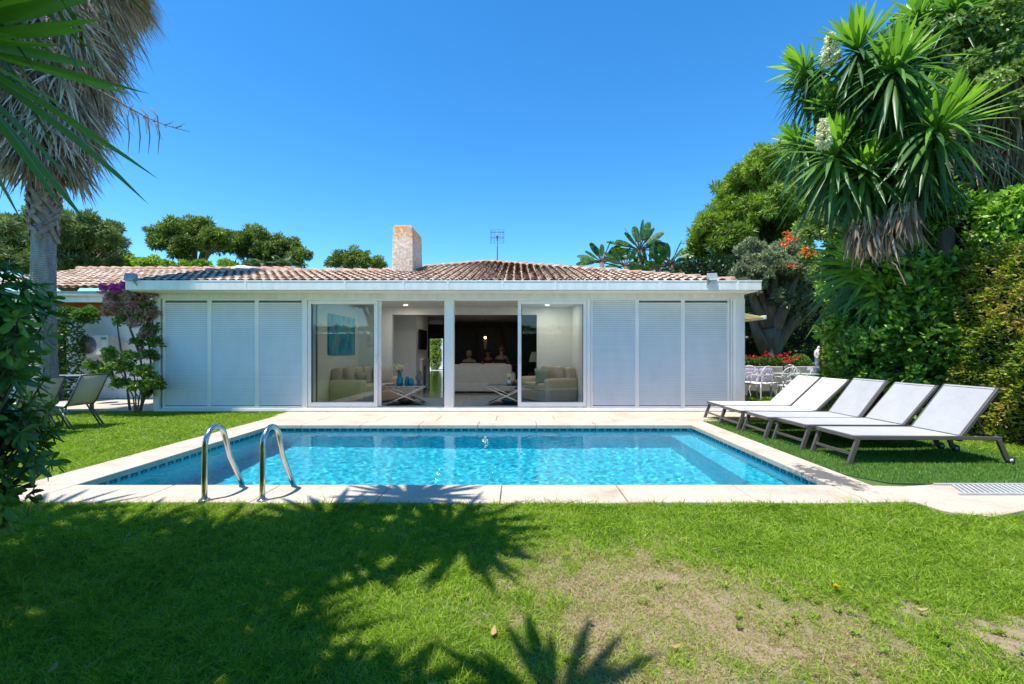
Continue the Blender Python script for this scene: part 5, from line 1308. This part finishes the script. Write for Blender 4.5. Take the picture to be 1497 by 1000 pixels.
yucca('tall many headed yucca with white flower spikes above the vine hedge', yb,
      [(H1,(-.15,-.15,1),1.0),(H2,(0,-.25,1),1.08),(H4,(.15,-.45,1),1.12,1.1),(H5,(-.3,-.4,.95),1.06),(H7,(-.5,.1,.9),.85),(W(1262,165,7.8),(-.2,-.2,1),.95,.8),(W(1225,165,8.2),(-.4,0,1),.8,.8),(W(1330,165,7.7),(.1,-.2,1),.95,.8),(W(1290,250,7.6),(-.1,-.5,.8),.85,.8),(W(1178,105,8.6),(-.6,.1,.9),.75,.7),(W(1340,245,7.2),(.1,-.5,.8),.8,.8),(W(1265,255,7.5),(-.2,-.5,.8),.8,.8),(W(1170,215,8.6),(-.6,-.1,.7),.75,.7)],
      [[(yb,.2),((6.72,7.95,1.5),.16),(fork,.12)], br(H1), br(H2), br(H4,.085,.15), br(H5), br(H7)], 11,
      dead=[(W(1290,315,7.3),170,.42),(W(1262,318,7.4),130,.36),(W(1320,295,7.1),120,.4),(W(1310,240,7.6),100,.5),(W(1250,150,7.9),70,.5)],
      spikes=[(W(1214,92,7.6),.50,.15),(W(1204,215,7.3),.46,.12)])
y2 = Vector((8.0,8.4,0)); A1, A2, A3 = W(1397,20,8.4),W(1452,235,8.3),W(1375,70,8.8)
yucca('yucca with its crown at the very top of the hedge and a bare grey trunk', y2, [(A1,(0,-.1,1),1.0,1.0),(A3,(-.3,0,1),.9,.8),(W(1345,30,8.9),(-.2,0,1),.9,.7)],
      [[(y2,.22),(W(1380,370,8.0),.16),(W(1376,300,8.0),.15),(A1,.10)],[(W(1376,300,8.0),.13),(A3,.09)]], 31, dead=[(W(1440,200,8.3),240,.8),(W(1480,180,8.1),240,.9),(W(1410,170,8.4),160,.7),(W(1470,110,8.1),160,.8)])
y3 = W(1290,513,8.8); y3.z = 0; A = W(1277,396,8.45)
yucca('low yucca with a single dark green crown over the golden hedge', y3, [(A,(-.75,-.35,.35),1.25,1.3),(W(1300,430,8.0),(-.5,-.6,.2),.9,.8)], [[(y3,.14),(A,.10)]], 47, L=.95)
# a few bare twigs and stems of the vine
tw = MB()
for i in range(9):
    a = W(random.uniform(1290,1490), random.uniform(230,480), random.uniform(7.2,7.9)); p = [a]
    d = Vector((random.uniform(-.5,.5),-.1,random.uniform(-1,.2))).normalized()
    for k in range(5): d = (d+Vector((random.uniform(-.4,.4),random.uniform(-.2,.2),random.uniform(-.4,.4)))).normalized(); p.append(p[-1]+d*.16)
    tw.tube(p, .008, 5)
pv = [q for q in COL.objects if q.name == 'climbing_vine'][0]
for q_ in tw.each('vine_stem', M['bark'], pv, n=30): q_.location = -pv.location
# trumpet vine with orange blooms
tv = mass('trumpet_vine', 'trumpet vine bush with clusters of orange flowers between the olive tree and the yucca', 'climbing plant',
     subclump([L3(1200,345,11.3,.62,.5),L3(1232,330,11,.75,.45),L3(1222,400,10.8,.6,.45),L3(1182,375,11.3,.28,.5),L3(1240,430,10.5,.55,.4)], 12, .38), 1.2, .10, .04, G['pale_vine'], spread=1.0, f=0)
P = []
for px, py in ((1150,344),(1154,350),(1147,358),(1172,371),(1178,365),(1158,388),(1150,346),(1183,372),(1160,350),(1225,330)):
    c = W(px,py,10.6); P += [[c.x-tv.location.x+random.gauss(0,.05),c.y-tv.location.y+random.gauss(0,.05),c.z+random.gauss(0,.04)] for _ in range(16)]
for i in range(0, len(P)-16, 16): Q = np.array(P[i:i+16]); leaf_obj('bloom', cloud(Q, np.tile([-.3,-1.,.2],(len(Q),1)), .065, .045, spread=.8, fold=.3, tint=rs.rand(len(Q))), M['petal_orange'], tv)
# golden clipped hedge, dark backdrop, box ball, flower bed
hedge('golden_hedge', 'golden green clipped hedge below the low yucca, next to the statue', 'hedge', (7.1,8.0,10.5,12.2,0,2.30), 1.9, .05, .03, G['gold'], bumps=.07, faces=('-x','-y','+z'), seed=21, shape=lambda P: np.stack([P[:,0]+(P[:,1]+.85)*.62, P[:,1], P[:,2]],1))
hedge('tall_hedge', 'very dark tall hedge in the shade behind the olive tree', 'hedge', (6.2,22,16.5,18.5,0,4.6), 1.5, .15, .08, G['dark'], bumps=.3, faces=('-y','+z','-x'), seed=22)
hedge('side_hedge', 'bright green bushes between the house corner and the olive trunk', 'hedge', (6.2,7.3,14.9,15.8,0,1.9), 1.6, .09, .05, G['pine_bright'], bumps=.2, faces=('-y','+z','+x'), seed=23)
bb_ = W(1168,517,14.0)
mass('box_ball', 'round clipped box bush behind the statue', 'bush', [((bb_.x,14.0,.82),(.33,.33,.36),.5)], 2.2, .04, .025, G['gold'], fold=0, f=.85)
mass('bush', 'small dark bush between the olive trunk and the clipped box ball', 'bush', [L3(1147,520,14.4,.28,.4)], 2.2, .06, .03, G['ivy'], fold=0, f=.8)
o = MB().box(5.9,10.5,13.1,13.35,-.03,.82).build('garden_wall', M['stone'], bevel=.02); tag(o, 'low stone garden wall in front of the red flowers', 'wall')
bed = mass('flower_bed', 'bed of red geraniums along the low stone wall', 'flowers', [L3(px,533,13.6,.24,.55,1.4,.8) for px in range(1092,1180,13)], 2.0, .07, .05, G['ivy'], fold=0, f=.7)
P = []
for px, py in ((1092,522),(1100,521),(1118,520),(1125,522),(1139,521),(1148,523),(1152,518),(1165,523),(1108,524),(1160,524),(1143,519),(1121,518)):
    c = W(px,py,13.3); P += [[c.x-bed.location.x+random.gauss(0,.05),c.y-bed.location.y,c.z+random.gauss(0,.03)] for _ in range(9)]
P = np.array(P); leaf_obj('blooms', cloud(P, np.tile([0,-1.,.4],(len(P),1)), .06, .05, spread=.8, tint=rs.rand(len(P))), M['petal_red'], bed)
# statue on its pedestal
sp_ = W(1185,513,12.9); t = thing('garden_statue', 'small white garden statue on a square pedestal beside the golden hedge', 'statue', (sp_.x,12.55,0))
M['statue'] = mat('statue_stone', (.70,.69,.66), .8, var=.08, bump=.3)
MB().box(-.17,.17,-.17,.17,-.03,.72).box(-.20,.20,-.20,.20,.721,.80).build('pedestal', M['statue'], t, bevel=.012)
skinned('figure', [(0,0,.82),(0.01,0,1.0),(-.01,0,1.15),(.0,0,1.26),(.0,0,1.33),(.005,-.01,1.41),(.09,0,1.25),(.12,-.04,1.12),(.05,-.08,1.14),(-.09,0,1.25),(-.11,-.02,1.12),(-.06,-.07,1.03)], [(0,1),(1,2),(2,3),(3,4),(4,5),(3,6),(6,7),(7,8),(3,9),(9,10),(10,11)], [.12,.105,.085,.08,.035,.055,.035,.03,.025,.035,.03,.025], M['statue'], t)
# white wrought iron chairs and the round table
M['iron'] = mat('white_iron', (.78,.78,.80), .4, var=.03)
def iron_chair(label, loc, rz, grp='white wrought iron garden chairs'):
    t = thing('iron_chair', label, 'chair', loc, rz, grp); r = .011
    MB().lathe([(.01,.43),(.22,.43),(.23,.44),(.22,.455),(.01,.46)],(0,0,0),20).build('seat', M['iron'], t)
    b = MB(); c = (0,.235,.70)
    rim = [(.215*math.cos(a), .21+.03*math.sin(a), .67+.235*math.sin(a)) for a in np.linspace(-.5,PI+.5,20)]; b.tube(rim, r, 6)
    rim = [(.10*math.cos(a), .21+.02*math.sin(a), .62+.10*math.sin(a)) for a in np.linspace(0,PI,10)]; b.tube(rim, r*.8, 6)
    for a in np.linspace(.15,PI-.15,7): b.tube([(.10*math.cos(a),.21,.62+.10*math.sin(a)),(.215*math.cos(a),.23,.67+.235*math.sin(a))], r*.7, 5)
    for x in (-.19,.19): b.tube([(x,.21,.56),(x*.9,.19,.44)], r, 6)
    for a in (-.06,0,.06): b.tube([(a,.21,.62+.05),(a*.5,.2,.45)], r*.7, 5)
    b.build('backrest', M['iron'], t)
    for s in (-1,1): MB().tube([(s*.205,.215,.66),(s*.26,.1,.67),(s*.27,-.08,.66),(s*.23,-.16,.60),(s*.20,-.12,.45)], r, 6).build('armrest', M['iron'], t)
    for x in (-.16,.16):
        for y in (-.15,.15): MB().tube([(x,y,.44),(x*1.25,y*1.25,.30),(x*1.05,y*1.05,.12),(x*1.4,y*1.4,0)], r, 6).build('leg', M['iron'], t)
    return t
pf = lambda px, Y: ((px-757)*Y/FP, Y, -.03)
iron_chair('white wrought iron armchair nearest the house corner', pf(1112,12.0), math.radians(200))
iron_chair('white wrought iron chair half hidden by the house corner, beside the lilac cushions', pf(1096,12.5), math.radians(150))
iron_chair('white wrought iron chair between the round table and the nearest armchair', pf(1152,11.2), math.radians(170))
iron_chair('white wrought iron chair with a round wheel back in front of the statue', pf(1203,11.6), math.radians(-15))
iron_chair('white wrought iron chair with a round back on the far side of the round table', pf(1163,12.75), math.radians(5))
t = thing('garden_dining_table', 'round garden table with a pale green glass top amid the white iron chairs', 'table', pf(1165,12.0))
MB().lathe([(.01,.70),(.60,.70),(.60,.715),(.01,.715)],(0,0,0),32).build('tabletop', mat('green_glass',(.45,.56,.50),.1), t)
MB().lathe([(.26,0),(.24,.03),(.05,.08),(.04,.35),(.06,.5),(.22,.69)],(0,0,0),16).build('pedestal', M['iron'], t)
tp = (pf(1150,11.9)[0],11.9,.69); o = MB().lathe([(.05,0),(.09,.06),(.08,.16),(.10,.20)],(0,0,0),16).build('vase', M['glass']); o.location = tp; tag(o, 'clear glass vase of red flowers on the round garden table', 'vase')
bouquet('red flowers standing in the glass vase on the round garden table', (tp[0],tp[1],.87), .12, 12, M['petal_red'])
t = thing('garden_bench', 'white garden bench with lilac cushions against the low stone wall', 'bench', (6.6,12.75,-.03))
MB().box(-.65,.65,-.22,.22,.38,.42).build('seat', M['iron'], t)
for x in (-.6,.6): MB().bar((x,-.2,.38),(x,-.2,0),.04,.04).bar((x,.2,.38),(x,.2,0),.04,.04).build('leg', M['iron'], t)
lil = mat('lilac_cloth', (.33,.29,.42), .9, var=.12, scale=8)
for i, x in enumerate((-.42,.02,.44)): 
    o = MB().rbox((0,0,0),(.42,.16,.36),(-.2,random.uniform(-.1,.1),0)).build('cushion', lil, bevel=.07, segs=4); o.location = (6.6+x,12.88,.60); tag(o, ['lilac cushion on the bench nearest the house corner','middle lilac cushion on the garden bench','lilac cushion on the bench end nearest the round table'][i], 'cushion', 'lilac cushions on the garden bench')

# ---- fan palm with a skirt of dead leaves
pb_ = Vector((-9.42,9.0,-.03)); t = thing('fan_palm', 'tall fan palm with a grey trunk and a huge skirt of dead hanging fans', 'palm', pb_)
def palm_bark():
    m, nt, out = new_mat('palm_trunk'); v = coords(nt,(1,1,1)); p = N(nt,'ShaderNodeBsdfPrincipled'); p.inputs['Roughness'].default_value = .9
    wv = N(nt,'ShaderNodeTexWave', bands_direction='Z'); wv.inputs['Scale'].default_value = 7; wv.inputs['Distortion'].default_value = 2.5; wv.inputs['Detail'].default_value = 4; wv.inputs['Detail Scale'].default_value = 3
    n1 = N(nt,'ShaderNodeTexNoise'); n1.inputs['Scale'].default_value = 14; n1.inputs['Detail'].default_value = 6; mp = coords(nt,(1,1,.2))
    nt.links.new(v, wv.inputs['Vector']); nt.links.new(mp, n1.inputs['Vector'])
    r = ramp(nt, [(.3,(.24,.215,.20)),(.65,(.40,.37,.345))], n1.outputs['Fac']); r2 = ramp(nt, [(.0,(.72,.70,.68)),(.4,(1,1,1))], wv.outputs['Fac'])
    mu = N(nt,'ShaderNodeMixRGB', blend_type='MULTIPLY'); mu.inputs['Fac'].default_value = 1; nt.links.new(r.outputs['Color'], mu.inputs['Color1']); nt.links.new(r2.outputs['Color'], mu.inputs['Color2'])
    nt.links.new(mu.outputs['Color'], p.inputs['Base Color']); b = N(nt,'ShaderNodeBump'); b.inputs['Strength'].default_value = .7; b.inputs['Distance'].default_value = .02
    nt.links.new(wv.outputs['Fac'], b.inputs['Height']); nt.links.new(b.outputs['Normal'], p.inputs['Normal']); nt.links.new(p.outputs['BSDF'], out.inputs['Surface']); return m
MB().tube([(.0,0,0),(0,0,.4),(.0,0,1.2),(.03,0,2.4),(.04,0,3.5),(.05,0,9)],[.33,.27,.225,.19,.18,.19],24).build('trunk', palm_bark(), t)
b = MB()     # crossed leaf bases
for i in range(54):
    a = i*2.39996; z = 3.55+i*.022; c = Vector((.05+.175*math.cos(a),.175*math.sin(a),z)); tg = Vector((-math.sin(a),math.cos(a),0)); s = 1 if i%2 else -1
    b.bar(c+Vector((.0,0,-.10))-tg*.11*s, c+Vector((.06*math.cos(a),.06*math.sin(a),.16))+tg*.10*s, .08, .03, up=(math.cos(a),math.sin(a),0))
b.build('leaf_bases', mat('palm_boots', (.42,.33,.26), .9, c2=(.16,.10,.07), scale=7), t, bevel=.006)
parts = []; r = np.random.RandomState(12); pet = MB()
NF = 430
for i in range(NF):
    q = (i+.5)/NF; z = 5.15+4.8*q; a = i*2.39996+r.normal()*.2
    rad = .16+.17*(z-5.1)+.14*r.rand()+(.25*r.rand()**2); 
    hub = np.array([.05+rad*math.cos(a), rad*math.sin(a), z-.1*r.rand()])
    o3 = np.array([math.cos(a), math.sin(a), 0]); tg = np.array([-math.sin(a), math.cos(a), 0])
    fd = unit(np.array([o3*(.50+.35*r.rand()+.1*q)+np.array([0,0,-1.])]))[0]; fd = unit((fd+tg*r.normal()*.30)[None])[0]
    n = 17; ph = np.linspace(-.95,.95,n)+r.normal(size=n)*.05
    sd = unit(np.cross(fd, o3+.3*tg*r.normal())[None])[0]
    d = fd*np.cos(ph)[:,None]+sd*np.sin(ph)[:,None]
    bend = np.zeros((n,3)); bend[:,2] = -.35*r.rand(n)-.10; bend += -d*.10+r.normal(size=(n,3))*.09
    base_t = .5+.22*r.normal()+(.0 if q < .7 else -.1)
    parts.append(strips(np.tile(hub,(n,1)), d, np.tile(o3,(n,1))*.35+tg+r.normal(size=(n,3))*.4, (.78+.25*q)*(.75+.4*r.rand(n)), .042, prof=((0,.35),(.3,1),(.6,.8),(.85,.4),(1,.05)), bend=bend, fold=.2, tint=np.clip(base_t+.14*r.normal(size=n),0,1)))
    if i % 2 == 0: pet.tube([(.05+.2*math.cos(a),.2*math.sin(a),z+.35), tuple(hub)], .014, 5, False)
sk_ = leaf_obj('dead_fan_skirt', parts, G['palm_dead'], t); pet.build('petiole', M['bark'], sk_)
parts = []
for i in range(60):     # younger tan and green fans at the top
    a = i*2.39996; z = 8.7+1.4*i/60; hub = np.array([.05+(.9+.3*r.rand())*math.cos(a), (.9+.3*r.rand())*math.sin(a), z+.2])
    o3 = np.array([math.cos(a), math.sin(a), -.3 if i < 35 else .3]); tg = np.array([-math.sin(a), math.cos(a), 0]); n = 22; ph = np.linspace(-1.2,1.2,n)
    d = o3*np.cos(ph)[:,None]+tg*np.sin(ph)[:,None]; bend = np.zeros((n,3)); bend[:,2] = -.35
    parts.append((i, strips(np.tile(hub,(n,1)), d, tg[None]*np.ones((n,1)), .9, .05, bend=bend, fold=.2)))
leaf_obj('tan_fans', [p for i,p in parts if i < 30], G['palm_tan'], t); leaf_obj('green_fans', [p for i,p in parts if i >= 30], G['yucca'], t)
b = MB(); r = np.random.RandomState(4)       # old flower stalk hanging out to the side
def stalk(pts, rad): b.tube([W(px,py,8.2)-pb_ for px,py in pts], rad, 5)
stalk([(120,120),(150,135),(185,155),(215,172),(245,184),(278,193)], [.018,.016,.014,.011,.008,.004])
for px, py, n_ in ((150,135,5),(172,148,6),(190,158,7),(210,170,7),(225,178,6),(240,183,6),(255,187,5)):
    for k in range(n_): 
        dx = r.uniform(-6,16); dy = r.uniform(8,28) if r.rand() < .65 and px < 235 else r.uniform(-8,5); stalk([(px,py),(px+dx*.6,py+dy*.4),(px+dx,py+dy)],[.006,.005,.003])
for px in (182,198,212,226):
    stalk([(px-6,158),(px+4,170),(px+7,200),(px+5,225)],[.012,.012,.010,.003])
b.build('flower_stalk', M['bark'], t)

# ---- ivy column, bougainvillea and rose at the left corner of the house
hedge('ivy_column', 'square column of ivy between the palm trunk and the air conditioner', 'hedge', (-12.3,-11.15,11.2,11.7,0,2.28), 2.0, .07, .05, G['ivy'], bumps=.13, faces=('-y','+x','+z'), seed=31)
mass('ivy_mound', 'ivy spreading on top of the column towards the orange wall', 'hedge', subclump([L3(130,462,10.6,.22,.65),L3(100,460,10.8,.2,.65)], 8, .5), 1.8, .07, .045, G['ivy'], fold=0, f=0)
bs = W(190,603,9.6); bs.z = -.03
t = thing('bougainvillea', 'bougainvillea with purple tips and faded pinkish bracts climbing the house corner', 'climbing plant', bs)
b = MB(); R_ = lambda px, py, Y=9.5: W(px,py,Y)-bs
for pts in (((190,600),(185,560),(178,520),(172,480),(170,450)),((206,600),(210,560),(205,520),(215,470),(212,440)),((205,520),(190,480),(188,450)),((205,600),(222,550),(218,500),(222,440))):
    b.tube([R_(*p) for p in pts], [.024,.020,.017,.013,.008][:len(pts)], 6)
b.build('stem', M['bark'], t)
cl = subclump([((*R_(px,py),),(r_*9.5/FP,)*3,to) for px,py,r_,to in ((170,440,18,.4),(195,440,20,.4),(212,450,18,.35),(160,455,12,.5),(205,470,16,.4),(215,490,12,.4),(212,520,12,.4),(220,430,12,.45),(208,545,10,.5),(185,455,16,.4),(200,430,16,.4),(222,460,12,.4))], 26, .24)
leaf_obj('faded_bracts', crown(cl, .50/(.05*.035*.5), .055, .038, shell=.1, spread=1.0), G['brac'], t)
cl = subclump([((*R_(px,py),),(r_*9.5/FP,)*3,to) for px,py,r_,to in ((152,424,8,.5),(168,422,8,.5),(182,418,8,.5),(158,436,7,.5),(175,430,7,.5),(190,424,6,.5))], 4, .5)
leaf_obj('purple_bracts', crown(cl, 1.3/(.05*.035*.5), .055, .042, shell=.4, spread=1.0), G['purple'], t)
cl = subclump([((*R_(px,py),),(r_*9.5/FP,)*3,to) for px,py,r_,to in ((222,555,12,.4),(215,575,10,.4),(200,500,10,.5),(224,520,10,.4),(222,480,9,.4),(225,500,12,.4),(226,560,14,.4),(215,455,12,.5),(180,470,10,.5))], 14, .35)
leaf_obj('leaves', crown(cl, .9/(.05*.035*.5), .055, .035, shell=.3, spread=1.0), G['rose'], t)
rb = W(199,606,8.9); rb.z = -.03
t = thing('rose_bush', 'loose light green rose bush growing in front of the bougainvillea', 'shrub', rb); b = MB(); R2 = lambda px, py, Y=8.9: W(px,py,Y)-rb
for pts in (((197,604),(195,580),(180,550),(165,530)),((200,604),(205,575),(215,550),(225,535)),((199,604),(198,570),(196,540),(190,520)),((203,604),(202,580),(188,560))): b.tube([R2(*p) for p in pts], [.014,.012,.009,.005][:len(pts)], 6)
b.build('stem', M['bark'], t)
cl = subclump([((*R2(px,py),),(r_*8.9/FP,r_*8.9/FP,r_*7/FP),to) for px,py,r_,to in ((165,530,20,.6),(185,540,20,.55),(210,545,18,.5),(150,545,14,.5),(222,560,14,.45),(190,520,12,.7),(175,560,14,.45),(135,535,12,.5),(205,565,14,.5),(160,515,9,.7))], 22, .26)
leaf_obj('leaves', crown(cl, .45/(.055*.035*.5), .06, .036, shell=.1, spread=1.0), G['rose'], t)

# ---- foreground shrub at the left edge: whorls of glossy leaves
def whorls(P, D, nl, L, Wd, tint, seed):
    r = np.random.RandomState(seed); out = []
    for c, d0, tt in zip(P, D, tint):
        n = nl+r.randint(-2,4); u = np.cross(d0,[.2,.3,1.]); u /= np.linalg.norm(u); v = np.cross(d0,u)
        az = np.arange(n)*2.39996+r.rand()*6; el = -.35+1.35*(np.arange(n)/n)
        d = (np.cos(az)*np.cos(el))[:,None]*u+(np.sin(az)*np.cos(el))[:,None]*v+np.sin(el)[:,None]*d0
        side = np.cross(d, np.tile(d0,(n,1))+1e-3); bend = np.zeros((n,3)); bend[:,2] = -.22
        out.append(strips(np.tile(c,(n,1))+d0*(-.05*r.rand(n))[:,None], d, side, L*(.7+.45*r.rand(n)), Wd*(.8+.4*r.rand(n)), prof=((0,.12),(.25,.45),(.55,.95),(.75,1),(.92,.6),(1,.08)), bend=bend, fold=.16, tint=np.clip(tt+.10*r.normal(size=n)+.1*el,0,1)))
    return out
fb = Vector((-3.20,2.42,-.03)); t = thing('glossy_shrub', 'big shrub with dark glossy leaves in whorls at the near edge of the lawn', 'shrub', fb)
r = np.random.RandomState(8); P = []; D = []
lob = [((-.0,-.02,.98),(.55,.5,.72),150),((.10,.0,1.42),(.34,.32,.36),55),((-.05,-.15,.45),(.55,.45,.45),80),((-.35,.25,1.0),(.5,.5,.7),50),((.02,.06,.70),(.54,.48,.4),60),((-.05,0,.9),(.36,.36,.6),90),((.30,.02,1.46),(.33,.3,.33),80)]
for c, rad, n in lob:
    d = rnd_dir(n, r); q = .80+.22*r.rand(n); P.append(np.array(c)+d*np.array(rad)*q[:,None]); dd = d.copy(); dd[:,2] += .45; D.append(unit(dd))
P = np.concatenate(P); D = np.concatenate(D); k = P[:,2] > .06; P, D = P[k], D[k]
leaf_obj('leaves', whorls(P, D, 11, .100, .036, .42+.2*r.normal(size=len(P)), 9), G['shrub'], t, smooth=True)
b = MB()
for p in P[::3]: b.tube([(0,0,0),(p[0]*.4,p[1]*.4,p[2]*.45),tuple(p)], [.014,.010,.004], 5)
b.build('stem', M['bark'], t)
core_of([((-.12,0,.85),(.30,.30,.62),0)], M['core_shade'], t, .8)
# ---- yucca overhead at the left: its leaves hang into view and its heads shade the lawn
yo = Vector((-3.3,.3,-.03)); heads = []; tr_ = []
def oh(sx, sy, z, s=1.0, k=1.0, ax=(0,0,1)): heads.append((Vector((sx+SUN.x/SUN.z*z, sy+SUN.y/SUN.z*z, z)), ax, s, k))
for q in ((-.95,3.95,4.75,.95),(-.52,3.30,4.45,1.0),(-1.45,3.40,4.6,1.0,1.2),(-2.15,3.05,4.3,1.0,1.3),(-2.85,3.15,4.5,1.0,1.3),(-3.75,3.45,4.6,1.0),(-1.15,2.95,4.1,.95,1.4),(-1.85,2.45,3.9,1.0,1.4),(-2.7,2.35,3.9,1.0,1.4),(-1.75,2.15,4.4,1.0,1.3),
          (-1.75,1.75,3.6,1.0,1.3),(-2.5,1.7,3.7,1.0,1.2),(.12,1.62,4.0,.78,.7),(-1.2,1.92,3.9,.9,1.2),(-.5,1.50,4.1,.75,.9),(-.85,1.6,3.8,.8,1.0),(-.75,1.35,3.7,1.0,1.2),(-3.3,2.5,4.1,1.0,1.2),(-1.3,1.15,3.5,1.0,1.2),(-.35,3.0,4.9,.8,.8),(-4.6,3.2,4.9,1.0)):
    oh(*q)
heads += [(Vector((-2.66,2.05,2.66)),(.75,-.05,.30),.98,1.0),(Vector((-2.55,2.2,3.52)),(.3,.05,.9),.9,.8),(Vector((-2.85,2.2,3.3)),(.2,.1,.9),.9,.8)]
f0 = Vector((-3.1,.6,2.0))
tr_.append([(yo,.22),(Vector((-3.3,.4,1.0)),.18),(f0,.16)])
for h in heads:
    c = h[0]; m1 = f0.lerp(c,.45); m1.z = min(c.z-.2, f0.z+.75*(c.z-f0.z)); tr_.append([(f0,.09),(m1,.065),(c,.04)])
yucca('many headed yucca overhanging the lawn, its pointed leaves reaching in from above', yo, heads, tr_, 61, L=.80, Wd=.060, n=66, droop=.45)

# ---- the hedge and trees behind the camera, mirrored in the glass doors
hedge('garden_hedge', 'long garden hedge along the near boundary, mirrored in the glass doors', 'hedge', (-12,11,-2.4,-1.3,0,2.3), 1.1, .12, .07, G['ivy'], bumps=.15, faces=('+y','+z'), seed=41)
for i,(x,y,l) in enumerate(((-7.5,-5,'leafy garden tree behind the boundary hedge, reflected over the sofa'),(5.5,-6,'leafy garden tree behind the boundary hedge, reflected over the armchair'))):
    tree('garden_tree', l, 'tree', (x,y,0), [((x,y,0),.25),((x,y,2.5),.18)], subclump([((x,y,4.0),(1.6,1.6,1.3),.55),((x+1,y,3.2),(1.1,1.1,.9),.5)], 7, .5), 1.2, .2, .11, G['pine_bright'])
# single yellow flower and dead leaves on the lawn
fl_ = W(1227,865,2.399); mass('courtyard_bush', 'sunlit green bush in the courtyard seen through the open hall door', 'bush', [((-5.55,30.5,.9),(.42,.5,.9),.6),((-5.6,30.8,1.9),(.4,.5,.5),.6)], 1.6, .12, .07, G['pine_bright'], fold=0)
t = thing('yellow_flower', 'single yellow dandelion flower standing in the lawn', 'flower', (fl_.x,2.42,-.03))
MB().tube([(0,0,0),(0,0,.045)],.0015,5).build('stem', M['leafy'], t)
a = np.random.RandomState(3); n = 60; leaf_obj('petals', strips(np.tile([0,0,.046],(n,1)), np.stack([np.cos(np.arange(n)*2.4),np.sin(np.arange(n)*2.4),.2+1.0*a.rand(n)],1), rnd_dir(n,a), .018, .005), leafmat('yellow_petals', [(0,(.75,.45,.0)),(1,(.85,.60,.02))], trans=.3), t)
spots = [(352,885),(185,786),(1165,905),(980,945),(70,985),(640,1000),(855,905),(720,930),(300,760),(1340,890)]
for i,(px,py) in enumerate(spots):
    Y = 844.5/(py-513)*1.0; x = (px-757)*Y/FP
    o = leaf_obj('fallen_leaf', strips(np.array([[0,0,0.]]), np.array([[math.cos(i*2),math.sin(i*2),.15]]), np.array([[math.sin(i*2),-math.cos(i*2),.1]]), .045, .028, prof=LEAF, bend=np.array([[0,0,.25]]), fold=.25, tint=np.array([.3+.05*i])), G['palm_tan']); o.location = (x,Y,.006)
    tag(o, 'dry brown leaf lying on the lawn', 'leaf', 'fallen leaves on the lawn')
